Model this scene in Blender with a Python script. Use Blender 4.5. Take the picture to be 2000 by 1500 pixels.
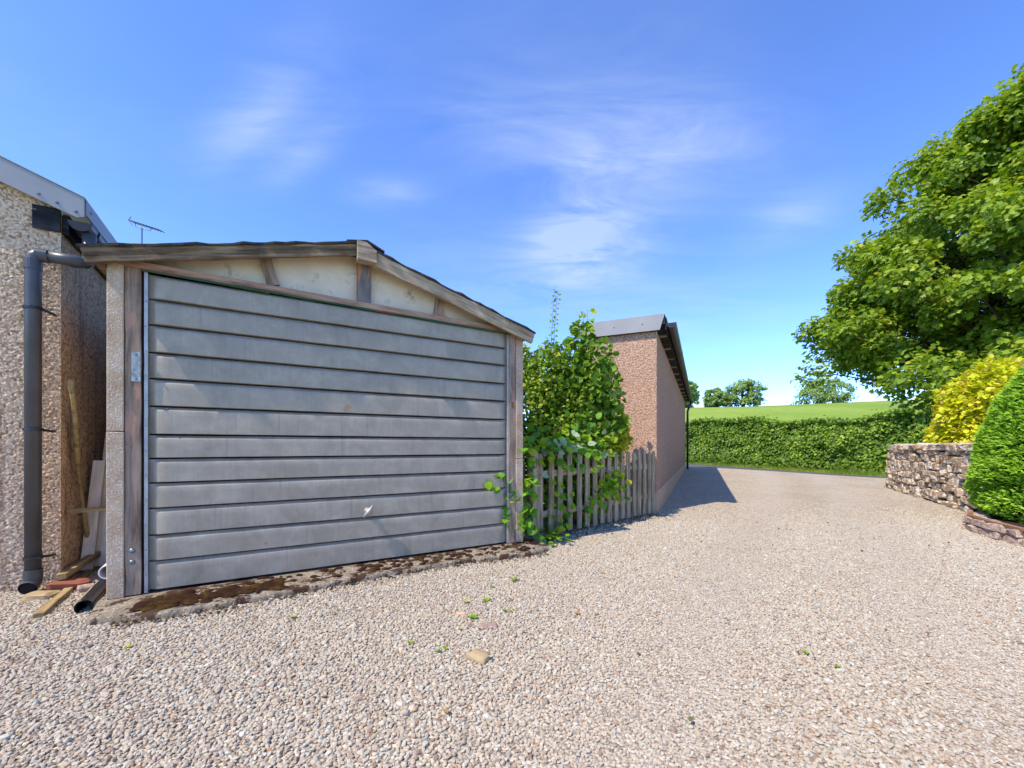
import bpy, bmesh, math, random
import numpy as np
from mathutils import Vector, Matrix, noise as mnoise

# ------------------------------------------------------------------ camera, sky, sun, exposure
for o in list(bpy.data.objects):
    bpy.data.objects.remove(o)
scene = bpy.context.scene
COL = scene.collection
cam_d = bpy.data.cameras.new('camera')
cam_d.sensor_width = 36.0
cam_d.lens = 36.0 * 810.0 / 2000.0
cam_d.shift_y = 0.061
cam_d.clip_start = 0.05
cam_d.clip_end = 6000
cam = bpy.data.objects.new('camera', cam_d)
cam.location = (0, 0, 1.0)
cam.rotation_euler = (math.radians(90), 0, 0)
COL.objects.link(cam)
scene.camera = cam

SUN_EL = math.radians(53)
TO_SUN_H = Vector((-0.77, -0.638, 0)).normalized()
to_sun = Vector((TO_SUN_H.x * math.cos(SUN_EL), TO_SUN_H.y * math.cos(SUN_EL), math.sin(SUN_EL)))
sun_d = bpy.data.lights.new('sun', 'SUN')
sun_d.energy = 2.3
sun_d.angle = math.radians(0.53)
sun_d.color = (1.0, 0.91, 0.77)
sun = bpy.data.objects.new('sun', sun_d)
sun.rotation_euler = (-to_sun).to_track_quat('-Z', 'Y').to_euler()
sun.location = (-10, -8, 20)
COL.objects.link(sun)

world = bpy.data.worlds.new('World')
scene.world = world
world.use_nodes = True


def build_world():
    nt = world.node_tree
    nt.nodes.clear()
    N = nt.nodes.new
    K = nt.links.new
    out = N('ShaderNodeOutputWorld')
    bg = N('ShaderNodeBackground')
    bg.inputs['Strength'].default_value = 0.15
    sky = N('ShaderNodeTexSky')
    sky.sky_type = 'NISHITA'
    sky.sun_disc = False
    sky.sun_elevation = SUN_EL
    sky.sun_rotation = math.atan2(TO_SUN_H.x, TO_SUN_H.y)
    sky.altitude = 5500
    sky.air_density = 1.0
    sky.dust_density = 0.0
    sky.ozone_density = 3.4
    hs = N('ShaderNodeHueSaturation')
    hs.inputs['Saturation'].default_value = 1.13
    hs.inputs['Hue'].default_value = 0.509
    hs.inputs['Value'].default_value = 1.36
    K(sky.outputs[0], hs.inputs['Color'])
    tc = N('ShaderNodeTexCoord')
    sep = N('ShaderNodeSeparateXYZ')
    K(tc.outputs['Generated'], sep.inputs[0])

    def m(op, a, b=None, c=None):
        n = N('ShaderNodeMath')
        n.operation = op
        for i, v in enumerate((a, b, c)):
            if v is None:
                continue
            if isinstance(v, (int, float)):
                n.inputs[i].default_value = v
            else:
                K(v, n.inputs[i])
        return n.outputs[0]
    zc = m('ADD', m('MAXIMUM', sep.outputs[2], 0.0), 0.12)
    u = m('DIVIDE', sep.outputs[0], zc)
    v = m('DIVIDE', sep.outputs[1], zc)
    cmb = N('ShaderNodeCombineXYZ')
    K(u, cmb.inputs[0])
    K(v, cmb.inputs[1])
    mp = N('ShaderNodeMapping')
    mp.inputs['Rotation'].default_value = (0, 0, math.radians(35))
    mp.inputs['Scale'].default_value = (0.7, 1.9, 1)
    K(cmb.outputs[0], mp.inputs[0])
    n1 = N('ShaderNodeTexNoise')
    n1.inputs['Scale'].default_value = 2.6
    n1.inputs['Detail'].default_value = 10
    n1.inputs['Roughness'].default_value = 0.62
    n1.inputs['Distortion'].default_value = 0.6
    K(mp.outputs[0], n1.inputs['Vector'])
    n2 = N('ShaderNodeTexNoise')
    n2.inputs['Scale'].default_value = 0.42
    n2.inputs['Detail'].default_value = 2
    K(cmb.outputs[0], n2.inputs['Vector'])
    # the larger wisps of cirrus, as soft patches on the cloud plane (centre u, v, radius, weight)
    blobs = None
    for (cu, cv, ru, rv, rot, w) in CLOUDS:
        du = m('SUBTRACT', u, cu)
        dv = m('SUBTRACT', v, cv)
        c, s = math.cos(rot), math.sin(rot)
        a = m('DIVIDE', m('ADD', m('MULTIPLY', du, c), m('MULTIPLY', dv, s)), ru)
        b = m('DIVIDE', m('SUBTRACT', m('MULTIPLY', dv, c), m('MULTIPLY', du, s)), rv)
        r2 = m('ADD', m('MULTIPLY', a, a), m('MULTIPLY', b, b))
        g = m('MULTIPLY', m('POWER', 2.718, m('MULTIPLY', r2, -1.0)), w)
        blobs = g if blobs is None else m('ADD', blobs, g)
    base = m('MULTIPLY', m('SUBTRACT', n2.outputs[0], 0.45), 0.55)
    amt = m('ADD', m('MAXIMUM', base, 0.0), blobs)
    mod = m('MULTIPLY', m('MAXIMUM', m('SUBTRACT', n1.outputs[0], 0.30), 0.0), 3.6)
    fac = m('MINIMUM', m('MULTIPLY', m('MULTIPLY', amt, mod), 0.62), 0.5)
    mix = N('ShaderNodeMix')
    mix.data_type = 'RGBA'
    K(fac, mix.inputs['Factor'])
    K(hs.outputs[0], mix.inputs['A'])
    mix.inputs['B'].default_value = (2.0, 2.3, 2.8, 1)
    K(mix.outputs['Result'], bg.inputs['Color'])
    K(bg.outputs[0], out.inputs['Surface'])


def _uv(px, py):
    d = Vector(((px - 1000) / 810, 1, (872 - py) / 810)).normalized()
    z = max(d.z, 0) + 0.12
    return d.x / z, d.y / z


CLOUDS = []
for (px, py, ru, rv, rot, w) in [(1150, 500, .22, .30, 0.2, .95), (1110, 430, .14, .26, .3, .5), (1190, 285, .36, .16, .2, .42),
                                 (1100, 200, .5, .3, .2, .15), (1380, 270, .22, .10, .2, .35), (500, 235, .26, .07, -.6, .5), (590, 305, .18, .05, -.6, .45),
                                 (1330, 610, .6, .35, 0, .25), (760, 375, .12, .06, 0, .4), (1540, 430, .12, .14, .3, .5), (940, 540, .4, .4, 0, .2)]:
    cu, cv = _uv(px, py)
    CLOUDS.append((cu, cv, ru, rv, rot, w))
build_world()
scene.view_settings.view_transform = 'Standard'
scene.view_settings.look = 'None'
scene.view_settings.gamma = 1.0
scene.view_settings.use_curve_mapping = False
scene.view_settings.exposure = 1.46

RNG = np.random.default_rng(7)
random.seed(7)


# ------------------------------------------------------------------ materials
class NT:
    def __init__(self, name):
        self.mat = bpy.data.materials.new(name)
        self.mat.use_nodes = True
        self.t = self.mat.node_tree
        self.t.nodes.clear()
        self.out = self.n('ShaderNodeOutputMaterial')

    def n(self, t, **kw):
        x = self.t.nodes.new(t)
        for k, v in kw.items():
            setattr(x, k, v)
        return x

    def k(self, a, b):
        self.t.links.new(a, b)

    def coords(self, scale=(1, 1, 1), kind='Object', rand=False):
        tc = self.n('ShaderNodeTexCoord')
        mp = self.n('ShaderNodeMapping')
        mp.inputs['Scale'].default_value = scale
        self.k(tc.outputs[kind], mp.inputs[0])
        if rand:
            oi = self.n('ShaderNodeObjectInfo')
            mu = self.n('ShaderNodeMath', operation='MULTIPLY')
            mu.inputs[1].default_value = 37.0
            self.k(oi.outputs['Random'], mu.inputs[0])
            self.k(mu.outputs[0], mp.inputs['Location'])
        return mp.outputs[0]

    def noise(self, vec, scale, detail=4, rough=.5, dist=0.0):
        x = self.n('ShaderNodeTexNoise')
        x.inputs['Scale'].default_value = scale
        x.inputs['Detail'].default_value = detail
        x.inputs['Roughness'].default_value = rough
        x.inputs['Distortion'].default_value = dist
        self.k(vec, x.inputs['Vector'])
        return x.outputs[0]

    def voro(self, vec, scale, feature='F1', out='Distance', rnd=1.0):
        x = self.n('ShaderNodeTexVoronoi', feature=feature)
        x.inputs['Scale'].default_value = scale
        x.inputs['Randomness'].default_value = rnd
        self.k(vec, x.inputs['Vector'])
        return x.outputs[out]

    def ramp(self, fac, stops, interp='LINEAR'):
        x = self.n('ShaderNodeValToRGB')
        cr = x.color_ramp
        cr.interpolation = interp
        while len(cr.elements) < len(stops):
            cr.elements.new(0.5)
        for e, (p, c) in zip(cr.elements, stops):
            e.position = p
            e.color = (c[0], c[1], c[2], 1) if not isinstance(c, (int, float)) else (c, c, c, 1)
        self.k(fac, x.inputs[0])
        return x.outputs[0]

    def math(self, op, a, b=None):
        x = self.n('ShaderNodeMath', operation=op)
        for i, v in enumerate((a, b)):
            if v is None:
                continue
            if isinstance(v, (int, float)):
                x.inputs[i].default_value = v
            else:
                self.k(v, x.inputs[i])
        return x.outputs[0]

    def mix(self, fac, a, b, blend='MIX'):
        x = self.n('ShaderNodeMix', data_type='RGBA', blend_type=blend)
        for nm, v in (('Factor', fac), ('A', a), ('B', b)):
            s = x.inputs[nm] if nm != 'Factor' else x.inputs[0]
            if nm != 'Factor':
                s = [i for i in x.inputs if i.name == nm and i.type == 'RGBA'][0]
            if isinstance(v, (int, float)):
                s.default_value = v
            elif isinstance(v, tuple):
                s.default_value = (v[0], v[1], v[2], 1)
            else:
                self.k(v, s)
        return [o for o in x.outputs if o.type == 'RGBA'][0]

    def bump(self, h, strength, dist, normal=None):
        x = self.n('ShaderNodeBump')
        x.inputs['Strength'].default_value = strength
        x.inputs['Distance'].default_value = dist
        self.k(h, x.inputs['Height'])
        if normal is not None:
            self.k(normal, x.inputs['Normal'])
        return x.outputs[0]

    def principled(self, color, rough=.8, metal=0.0, spec=.3, normal=None):
        p = self.n('ShaderNodeBsdfPrincipled')
        for nm, v in (('Base Color', color), ('Roughness', rough), ('Metallic', metal), ('Specular IOR Level', spec)):
            s = p.inputs[nm]
            if isinstance(v, tuple):
                s.default_value = (v[0], v[1], v[2], 1)
            elif isinstance(v, (int, float)):
                s.default_value = v
            else:
                self.k(v, s)
        if normal is not None:
            self.k(normal, p.inputs['Normal'])
        self.k(p.outputs[0], self.out.inputs['Surface'])
        return p


def wood(name, cols, grain=26, rough=.85, bump=.5, blotch=None):
    m = NT(name)
    v = m.coords((2.4, grain * 1.3, grain * 1.3), rand=True)
    g = m.noise(v, 1.0, 6, .62, .6)
    v2 = m.coords((1, 1, 1), rand=True)
    b = m.noise(v2, 5.0, 4, .6)
    c = m.ramp(m.math('ADD', m.math('MULTIPLY', g, .7), m.math('MULTIPLY', b, .3)), [(.38, cols[0]), (.5, cols[1]), (.62, cols[2])])
    if blotch:
        bb = m.noise(m.coords((3, 7, 7), rand=True), 1.3, 4, .6, .5)
        c = m.mix(m.ramp(bb, [(blotch[1], 0.0), (blotch[1] + .05, 1.0)]), c, blotch[0])
    nrm = m.bump(g, bump, .004)
    m.principled(c, rough, 0, .2, nrm)
    return m.mat


def plain(name, col, rough=.6, metal=0, spec=.3, var=.15, scale=8):
    m = NT(name)
    n = m.noise(m.coords(rand=True), scale, 5, .6)
    a = tuple(x * (1 - var) for x in col)
    b = tuple(min(1, x * (1 + var)) for x in col)
    c = m.ramp(n, [(.3, a), (.7, b)])
    m.principled(c, rough, metal, spec, m.bump(n, .15, .003))
    return m.mat


def roughcast(name, dark, mid, light, scale=70, bstr=.9, bdist=.012, stain=None):
    m = NT(name)
    v = m.coords()
    vo = m.voro(v, scale, 'SMOOTH_F1')
    vc = m.voro(v, scale, 'F1', 'Color')
    sep = m.n('ShaderNodeSeparateColor')
    m.k(vc, sep.inputs[0])
    n = m.noise(v, scale * .5, 5, .65)
    big = m.noise(v, 1.6, 4, .6)
    f = m.math('ADD', m.math('MULTIPLY', sep.outputs[0], .65), m.math('MULTIPLY', n, .35))
    c = m.ramp(f, [(.12, dark), (.45, mid), (.85, light)])
    c = m.mix(m.ramp(big, [(.35, .0), (.75, .35)]), c, tuple(x * .72 for x in mid))
    if stain:
        s = m.noise(m.coords((9, 9, .7)), 1.0, 4, .6)
        c = m.mix(m.ramp(s, [(.55, 0.0), (.72, .7)]), c, stain)
    h = m.math('SUBTRACT', m.math('MULTIPLY', n, .6), vo)
    m.principled(c, .92, 0, .15, m.bump(h, bstr, bdist))
    return m.mat


def foliage(name, cols, trans=.35, rough=.45, spec=.27):
    m = NT(name)
    at = m.n('ShaderNodeAttribute', attribute_name='var')
    k = len(cols) - 1
    c = m.ramp(at.outputs['Fac'], [(i / k, cc) for i, cc in enumerate(cols)])
    p = m.n('ShaderNodeBsdfPrincipled')
    m.k(c, p.inputs['Base Color'])
    p.inputs['Roughness'].default_value = rough
    p.inputs['Specular IOR Level'].default_value = spec
    t = m.n('ShaderNodeBsdfTranslucent')
    tcol = m.mix(1.0, c, (1.35, 1.45, .55), 'MULTIPLY')
    m.k(tcol, t.inputs[0])
    mx = m.n('ShaderNodeMixShader')
    mx.inputs[0].default_value = trans
    m.k(p.outputs[0], mx.inputs[1])
    m.k(t.outputs[0], mx.inputs[2])
    m.k(mx.outputs[0], m.out.inputs['Surface'])
    return m.mat


def leaf_part_mat(name, cols, trans=.35):
    m = NT(name)
    oi = m.n('ShaderNodeObjectInfo')
    k = len(cols) - 1
    c = m.ramp(oi.outputs['Random'], [(i / k, cc) for i, cc in enumerate(cols)])
    n = m.noise(m.coords(), 40, 3)
    c = m.mix(m.math('MULTIPLY', n, .35), c, tuple(x * .55 for x in cols[0]))
    p = m.n('ShaderNodeBsdfPrincipled')
    m.k(c, p.inputs['Base Color'])
    p.inputs['Roughness'].default_value = .5
    p.inputs['Specular IOR Level'].default_value = .2
    t = m.n('ShaderNodeBsdfTranslucent')
    m.k(m.mix(1.0, c, (1.35, 1.45, .5), 'MULTIPLY'), t.inputs[0])
    mx = m.n('ShaderNodeMixShader')
    mx.inputs[0].default_value = trans
    m.k(p.outputs[0], mx.inputs[1])
    m.k(t.outputs[0], mx.inputs[2])
    m.k(mx.outputs[0], m.out.inputs['Surface'])
    return m.mat


M = {}
M['barge_dark'] = wood('dark weathered timber', [(0.0574, 0.036, 0.0183), (0.15, 0.0972, 0.0519), (0.298, 0.204, 0.115)], 24, bump=.8, blotch=((0.344, 0.253, 0.13), .66))
M['barge_light'] = wood('grey weathered timber', [(0.212, 0.144, 0.0853), (0.361, 0.266, 0.166), (0.497, 0.387, 0.251)], 30)
M['jamb'] = wood('faded pink brown timber', [(0.14, 0.0917, 0.0595), (0.281, 0.194, 0.132), (0.398, 0.265, 0.187)], 22, blotch=((0.421, 0.224, 0.145), .60))
M['lintel'] = wood('peeling red brown timber', [(0.166, 0.0873, 0.0577), (0.332, 0.194, 0.132), (0.442, 0.291, 0.206)], 22)
M['green_paint'] = wood('flaking dark green paint', [(.012, .05, .025), (.02, .085, .04), (.03, .10, .05)], 8, rough=.5, blotch=((.16, .07, .035), .55))
M['peel'] = wood('flaking grey paint on orange timber', [(0.11, 0.095, 0.084), (0.187, 0.162, 0.144), (0.242, 0.19, 0.16)], 6, blotch=((0.462, 0.19, 0.096), .50))
M['picket'] = wood('silvered picket timber', [(0.173, 0.122, 0.072), (0.359, 0.268, 0.162), (0.505, 0.396, 0.252)], 26, blotch=((0.199, 0.186, 0.081), .68))
M['old_plank'] = wood('damp yellow brown timber', [(0.154, 0.1, 0.0425), (0.286, 0.2, 0.0935), (0.396, 0.29, 0.153)], 24)
M['white_board'] = wood('dirty white painted board', [(0.495, 0.418, 0.333), (0.682, 0.592, 0.477), (0.77, 0.683, 0.558)], 60, bump=.25, blotch=((0.242, 0.153, 0.09), .69))
M['stick'] = wood('bare yellow stick', [(.16, .11, .04), (.30, .21, .08), (.38, .28, .12)], 20)


def mat_gable():
    m = NT('stained cream cement sheet')
    v = m.coords()
    n = m.noise(v, 3.5, 5, .6)
    c = m.ramp(n, [(.3, (.60, .48, .33)), (.6, (.74, .61, .445)), (.8, (.80, .68, .52))])
    d = m.noise(v, 7, 6, .7, .3)
    c = m.mix(m.ramp(d, [(.56, 0.0), (.72, .7)]), c, (.17, .13, .095))
    f = m.noise(v, 160, 2)
    c = m.mix(m.ramp(f, [(.55, 0.0), (.8, .3)]), c, (.25, .2, .14))
    m.principled(c, .85, 0, .2, m.bump(f, .25, .002))
    return m.mat


M['gable'] = mat_gable()


def mat_aggregate():
    m = NT('exposed aggregate concrete')
    v = m.coords()
    big = m.noise(v, 5, 4, .6)
    base = m.ramp(big, [(.35, (.40, .265, .155)), (.65, (.54, .395, .26))])
    vc = m.voro(v, 85, 'F1', 'Color')
    sp = m.n('ShaderNodeSeparateColor')
    m.k(vc, sp.inputs[0])
    msk = m.math('MULTIPLY', m.ramp(sp.outputs[0], [(.4, 0.0), (.45, 1.0)]), m.ramp(m.voro(v, 85), [(.36, 1.0), (.5, 0.0)]))
    c = m.mix(m.math('MULTIPLY', msk, m.ramp(big, [(.3, .25), (.6, .9)])), base, (.62, .56, .48))
    c = m.mix(m.ramp(m.noise(v, 130, 3), [(.6, 0.0), (.75, .6)]), c, (.13, .09, .055))
    m.principled(c, .9, 0, .15, m.bump(m.math('ADD', msk, m.noise(v, 90, 4)), .6, .006))
    return m.mat


M['aggregate'] = mat_aggregate()


def mat_galv():
    m = NT('weathered galvanised steel')
    st = m.noise(m.coords((120, 4, 3)), 1.0, 4, .65)
    mo = m.noise(m.coords((1, 1, 1), rand=True), 5.5, 7, .72, .4)
    f = m.math('ADD', m.math('MULTIPLY', st, .22), m.math('MULTIPLY', mo, .78))
    c = m.ramp(f, [(.33, (0.254, 0.21, 0.15)), (.5, (0.334, 0.278, 0.204)), (.68, (0.428, 0.366, 0.269))])
    sc = m.noise(m.coords((26, 5, 5)), 1.0, 6, .75, 1.0)
    c = m.mix(m.ramp(sc, [(.68, 0.0), (.74, .55)]), c, (.52, .52, .52))
    ru = m.noise(m.coords((1, 1, 1), rand=True), 13, 3, .5)
    c = m.mix(m.ramp(ru, [(.74, 0.0), (.77, .8)]), c, (.32, .19, .10))
    dr = m.noise(m.coords((34, 4, 1.2), rand=True), 1.0, 3, .6)
    c = m.mix(m.ramp(dr, [(.62, 0.0), (.72, .4)]), c, (.17, .145, .125))
    r = m.ramp(mo, [(.3, .42), (.7, .62)])
    m.principled(c, r, .25, .35, m.bump(f, .12, .002))
    return m.mat


M['galv'] = mat_galv()
M['galv_frame'] = plain('galvanised frame', (.38, .36, .33), .42, .4, .5, .2, 14)
M['steel_plate'] = plain('mottled steel plate', (.32, .33, .30), .45, .4, .5, .45, 30)
M['bolt'] = plain('dull bolt head', (.22, .24, .25), .4, .7)
M['handle'] = plain('pitted cast handle', (.42, .37, .33), .5, .5, .5, .3, 60)
M['gap'] = plain('black painted gap shade', (.012, .011, .01), .9)  # near-black colour standing in for shade in the door gaps
M['felt'] = plain('mineral roofing felt', (.045, .043, .042), .95, 0, .1, .4, 60)
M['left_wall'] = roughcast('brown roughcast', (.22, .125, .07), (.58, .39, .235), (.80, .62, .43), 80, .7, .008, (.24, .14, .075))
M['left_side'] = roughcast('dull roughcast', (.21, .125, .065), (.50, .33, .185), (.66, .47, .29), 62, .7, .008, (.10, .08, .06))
M['pink_wall'] = roughcast('pink pebbledash', (.22, .11, .062), (.475, .285, .18), (.62, .41, .285), 78, 1.0, .014)
M['plinth'] = plain('smooth pink render', (.56, .36, .22), .9, 0, .15, .12, 6)
M['trim_metal'] = plain('grey coated sheet metal', (.30, .285, .265), .45, .15, .4, .10, 3)
M['pink_trim'] = plain('pale grey coated sheet metal', (.27, .26, .245), .5, .1, .4, .08, 3)
M['black_board'] = wood('flaking black board', [(.008, .008, .009), (.02, .02, .022), (.05, .05, .05)], 14, blotch=((.25, .22, .18), .70))
M['gutter'] = plain('black brown plastic gutter', (.022, .018, .016), .4, 0, .4, .3, 20)
M['pipe'] = plain('anthracite plastic pipe', (.058, .058, .06), .38, 0, .5, .22, 5)
M['black_pipe'] = plain('black plastic pipe', (.014, .014, .016), .35, 0, .5, .2, 8)
M['bore_shade'] = plain('black painted bore shade', (.006, .006, .006), .8)  # black that stands in for the shade inside a pipe
M['white_pipe'] = plain('pale grey plastic pipe', (.62, .62, .62), .4, 0, .5, .08, 8)
M['brick'] = plain('broken red brick', (.26, .09, .055), .9, 0, .1, .35, 25)
M['rust'] = plain('rusty steel', (.20, .10, .05), .8, .2, .2, .4, 40)
M['sandstone'] = plain('yellow stone lump', (.38, .28, .15), .9, 0, .1, .3, 25)
M['rust_rim'] = wood('brown timber edging', [(0.144, 0.07, 0.036), (0.264, 0.14, 0.076), (0.36, 0.2, 0.112)], 20)
M['soil'] = plain('dark soil', (.035, .025, .018), .95, 0, .1, .4, 20)
M['bark'] = plain('grey brown bark', (.075, .058, .042), .95, 0, .1, .4, 12)
M['stem'] = plain('green brown stem', (.10, .12, .04), .7, 0, .2, .3, 12)
M['core'] = plain('dark painted inner shade', (.012, .022, .006), .95, 0, .05, .5, 9)  # dark leaf colour standing in for the shaded inside of the foliage
M['house_wall'] = roughcast('cream house render', (.4, .36, .3), (.55, .5, .42), (.65, .6, .52), 50, .4, .01)
M['slate'] = plain('grey slate', (.08, .085, .095), .6, 0, .3, .25, 6)
M['glass'] = plain('dark window glass', (.02, .025, .03), .1, 0, .5, .1)
M['white_frame'] = plain('white frame', (.7, .7, .68), .5)
M['aerial'] = plain('aluminium aerial', (.10, .10, .11), .4, .6)


def mat_gravel_sheet():
    m = NT('loose gravel')
    v = m.coords()
    vc = m.voro(v, 52, 'F1', 'Color')
    sp = m.n('ShaderNodeSeparateColor')
    m.k(vc, sp.inputs[0])
    vd = m.voro(v, 52, 'F1')
    c = m.ramp(sp.outputs[0], [(0.0, (0.324, 0.235, 0.16)), (.3, (0.44, 0.357, 0.257)), (.65, (0.51, 0.435, 0.324)), (1.0, (0.618, 0.552, 0.43))])
    c = m.mix(m.ramp(vd, [(.5, 0.0), (.85, .55)]), c, (.18, .125, .09))
    big = m.noise(v, .55, 5, .62)
    c = m.mix(m.ramp(big, [(.48, 0.0), (.68, .33)]), c, (.30, .235, .15))
    mid = m.noise(v, 2.6, 5, .65)
    c = m.mix(m.ramp(mid, [(.54, 0.0), (.74, .42)]), c, (.27, .215, .15))
    fine = m.noise(v, 17, 3, .6)
    c = m.mix(m.ramp(fine, [(.58, 0.0), (.7, .3)]), c, (.2, .15, .11))
    brk = m.ramp(m.noise(v, 1.4, 5, .65), [(.35, .25), (.65, 1.0)])
    tr = m.n('ShaderNodeAttribute', attribute_name='track')
    st = m.n('ShaderNodeAttribute', attribute_name='strip')
    c = m.mix(m.math('MULTIPLY', m.math('MULTIPLY', tr.outputs['Fac'], brk), .55), c, (.50, .43, .355))
    c = m.mix(m.math('MULTIPLY', m.math('MULTIPLY', st.outputs['Fac'], brk), .38), c, (.27, .215, .12))
    h = m.math('SUBTRACT', 1.0, vd)
    m.principled(c, .9, 0, .15, m.bump(h, .9, .016))
    return m.mat


def mat_pebble():
    m = NT('crushed pink grey stone')
    oi = m.n('ShaderNodeObjectInfo')
    c = m.ramp(oi.outputs['Random'], [(0, (0.231, 0.156, 0.103)), (.06, (0.363, 0.276, 0.193)), (.3, (0.42, 0.354, 0.259)), (.5, (0.462, 0.408, 0.309)),
                                      (.68, (0.394, 0.354, 0.273)), (.82, (0.448, 0.358, 0.249)), (.93, (0.54, 0.504, 0.399)), (.975, (0.27, 0.264, 0.222)), (1, (0.401, 0.225, 0.106))])
    v = m.coords((1, 1, 1))
    n = m.noise(v, 2.2, 3, .6)
    c = m.mix(m.ramp(n, [(.45, 0.0), (.75, .30)]), c, (.36, .27, .21))
    m.principled(c, .82, 0, .25)
    return m.mat


def mat_grass_ground():
    m = NT('pasture grass')
    v = m.coords()
    a = m.noise(v, .05, 5, .6)
    b = m.noise(v, 1.1, 5, .7)
    f = m.math('ADD', m.math('MULTIPLY', a, .6), m.math('MULTIPLY', b, .4))
    c = m.ramp(f, [(.36, (.15, .235, .03)), (.5, (.20, .29, .038)), (.64, (.27, .345, .06))])
    m.principled(c, .9, 0, .1, m.bump(b, .6, .12))
    return m.mat


def mat_tarmac():
    m = NT('worn tarmac')
    v = m.coords()
    n = m.noise(v, 90, 3, .6)
    b = m.noise(v, .9, 4)
    c = m.ramp(m.math('ADD', m.math('MULTIPLY', n, .5), m.math('MULTIPLY', b, .5)), [(.35, (.075, .068, .066)), (.65, (.135, .122, .118))])
    m.principled(c, .9, 0, .2, m.bump(n, .4, .005))
    return m.mat


def mat_slab():
    m = NT('mossy old concrete')
    v = m.coords()
    n = m.noise(v, 9, 6, .7)
    c = m.ramp(n, [(.3, (.15, .115, .078)), (.55, (.29, .235, .165)), (.75, (.42, .35, .26))])
    sp = m.noise(v, 75, 3, .6)
    c = m.mix(m.ramp(sp, [(.47, 0.0), (.62, .7)]), c, (.14, .105, .075))
    wt = m.voro(v, 60, 'F1')
    c = m.mix(m.ramp(wt, [(.16, .6), (.24, 0.0)]), c, (.62, .55, .45))
    mo = m.noise(m.coords((1, 1.6, 1)), 6.5, 7, .72, .3)
    c = m.mix(m.ramp(mo, [(.50, 0.0), (.54, .92)]), c, (.045, .020, .011))
    h = m.math('ADD', m.math('MULTIPLY', n, .5), m.math('MULTIPLY', sp, .5))
    m.principled(c, .95, 0, .1, m.bump(h, .8, .014))
    return m.mat


def mat_moss():
    m = NT('brown and olive moss')
    n = m.noise(m.coords(), 9, 4, .6)
    c = m.ramp(n, [(.50, (.045, .020, .011)), (.62, (.08, .045, .012)), (.74, (.15, .10, .018))])
    f = m.noise(m.coords(), 240, 3, .7)
    m.principled(c, .98, 0, .05, m.bump(f, 1.0, .008))
    return m.mat


def mat_stone():
    m = NT('lichened rubble stone')
    oi = m.n('ShaderNodeObjectInfo')
    v = m.coords(rand=True)
    tone = m.ramp(oi.outputs['Random'], [(0, (0.22, 0.141, 0.0731)), (.35, (0.38, 0.262, 0.142)), (.7, (0.48, 0.339, 0.194)), (1, (0.56, 0.436, 0.275))])
    n = m.noise(v, 2.2, 6, .65)
    c = m.mix(m.ramp(n, [(.35, .6), (.6, 0.0)]), tone, (.14, .095, .06))
    li = m.noise(v, 1.5, 5, .6, .4)
    c = m.mix(m.ramp(li, [(.50, 0.0), (.56, .85)]), c, (.70, .64, .53))
    pk = m.noise(v, 1.9, 3, .6, .2)
    c = m.mix(m.ramp(pk, [(.6, 0.0), (.68, .5)]), c, (.36, .22, .15))
    m.principled(c, .92, 0, .15, m.bump(n, .8, .03))
    return m.mat


def mat_bedstone():
    m = NT('pinkish rubble stone')
    v = m.coords(rand=True)
    n = m.noise(v, 2.5, 6, .65)
    c = m.ramp(n, [(.3, (.20, .125, .085)), (.5, (.46, .33, .25)), (.72, (.62, .50, .40))])
    m.principled(c, .92, 0, .15, m.bump(n, .7, .03))
    return m.mat


M['gravel'] = mat_gravel_sheet()
M['pebble'] = mat_pebble()
M['pasture'] = mat_grass_ground()
M['tarmac'] = mat_tarmac()
M['slab'] = mat_slab()
M['moss'] = mat_moss()
M['stone'] = mat_stone()
M['bedstone'] = mat_bedstone()
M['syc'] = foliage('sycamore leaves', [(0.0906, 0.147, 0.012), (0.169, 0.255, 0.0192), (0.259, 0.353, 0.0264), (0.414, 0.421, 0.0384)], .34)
M['hedge'] = foliage('hazel hedge leaves', [(0.0587, 0.112, 0.011), (0.117, 0.206, 0.0176), (0.199, 0.317, 0.0264), (0.329, 0.421, 0.044)], .28)
M['oak'] = foliage('hazed oak leaves', [(0.158, 0.239, 0.091), (0.274, 0.383, 0.121), (0.431, 0.526, 0.151)], .3)  # distance haze is mixed into these leaf colours
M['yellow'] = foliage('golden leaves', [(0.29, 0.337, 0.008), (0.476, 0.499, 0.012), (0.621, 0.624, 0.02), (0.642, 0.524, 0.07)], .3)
M['bronze'] = foliage('bronze young leaves', [(.42, .24, .06), (.55, .33, .10)], .3)
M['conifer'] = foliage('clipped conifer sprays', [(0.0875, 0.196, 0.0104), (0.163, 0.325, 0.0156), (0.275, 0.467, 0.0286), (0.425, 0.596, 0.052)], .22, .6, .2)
M['evergreen'] = foliage('small dark leaves', [(0.0675, 0.134, 0.012), (0.135, 0.221, 0.0168), (0.247, 0.346, 0.024), (0.45, 0.48, 0.048)], .3)
M['bushy'] = foliage('broad green leaves', [(0.075, 0.149, 0.012), (0.125, 0.23, 0.02), (0.2, 0.31, 0.03), (0.3, 0.38, 0.06)], .35)
M['variegated'] = foliage('variegated small leaves', [(0.122, 0.209, 0.0132), (0.284, 0.34, 0.0165), (0.568, 0.529, 0.0242), (0.78, 0.699, 0.044)], .3)
M['grass'] = foliage('verge grass', [(.07, .14, .012), (.13, .22, .018), (.22, .29, .03), (.36, .33, .09)], .3)
M['litter'] = foliage('dry brown litter', [(.04, .025, .014), (.09, .055, .03), (.17, .10, .05), (.12, .11, .03)], .1, .8, .1)
M['petal'] = foliage('white flower heads', [(.6, .6, .52), (.75, .75, .68)], .2)
M['bramble'] = leaf_part_mat('bramble leaves', [(0.0878, 0.226, 0.0156), (0.146, 0.326, 0.0208), (0.234, 0.435, 0.0286), (0.117, 0.254, 0.039)])
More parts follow.
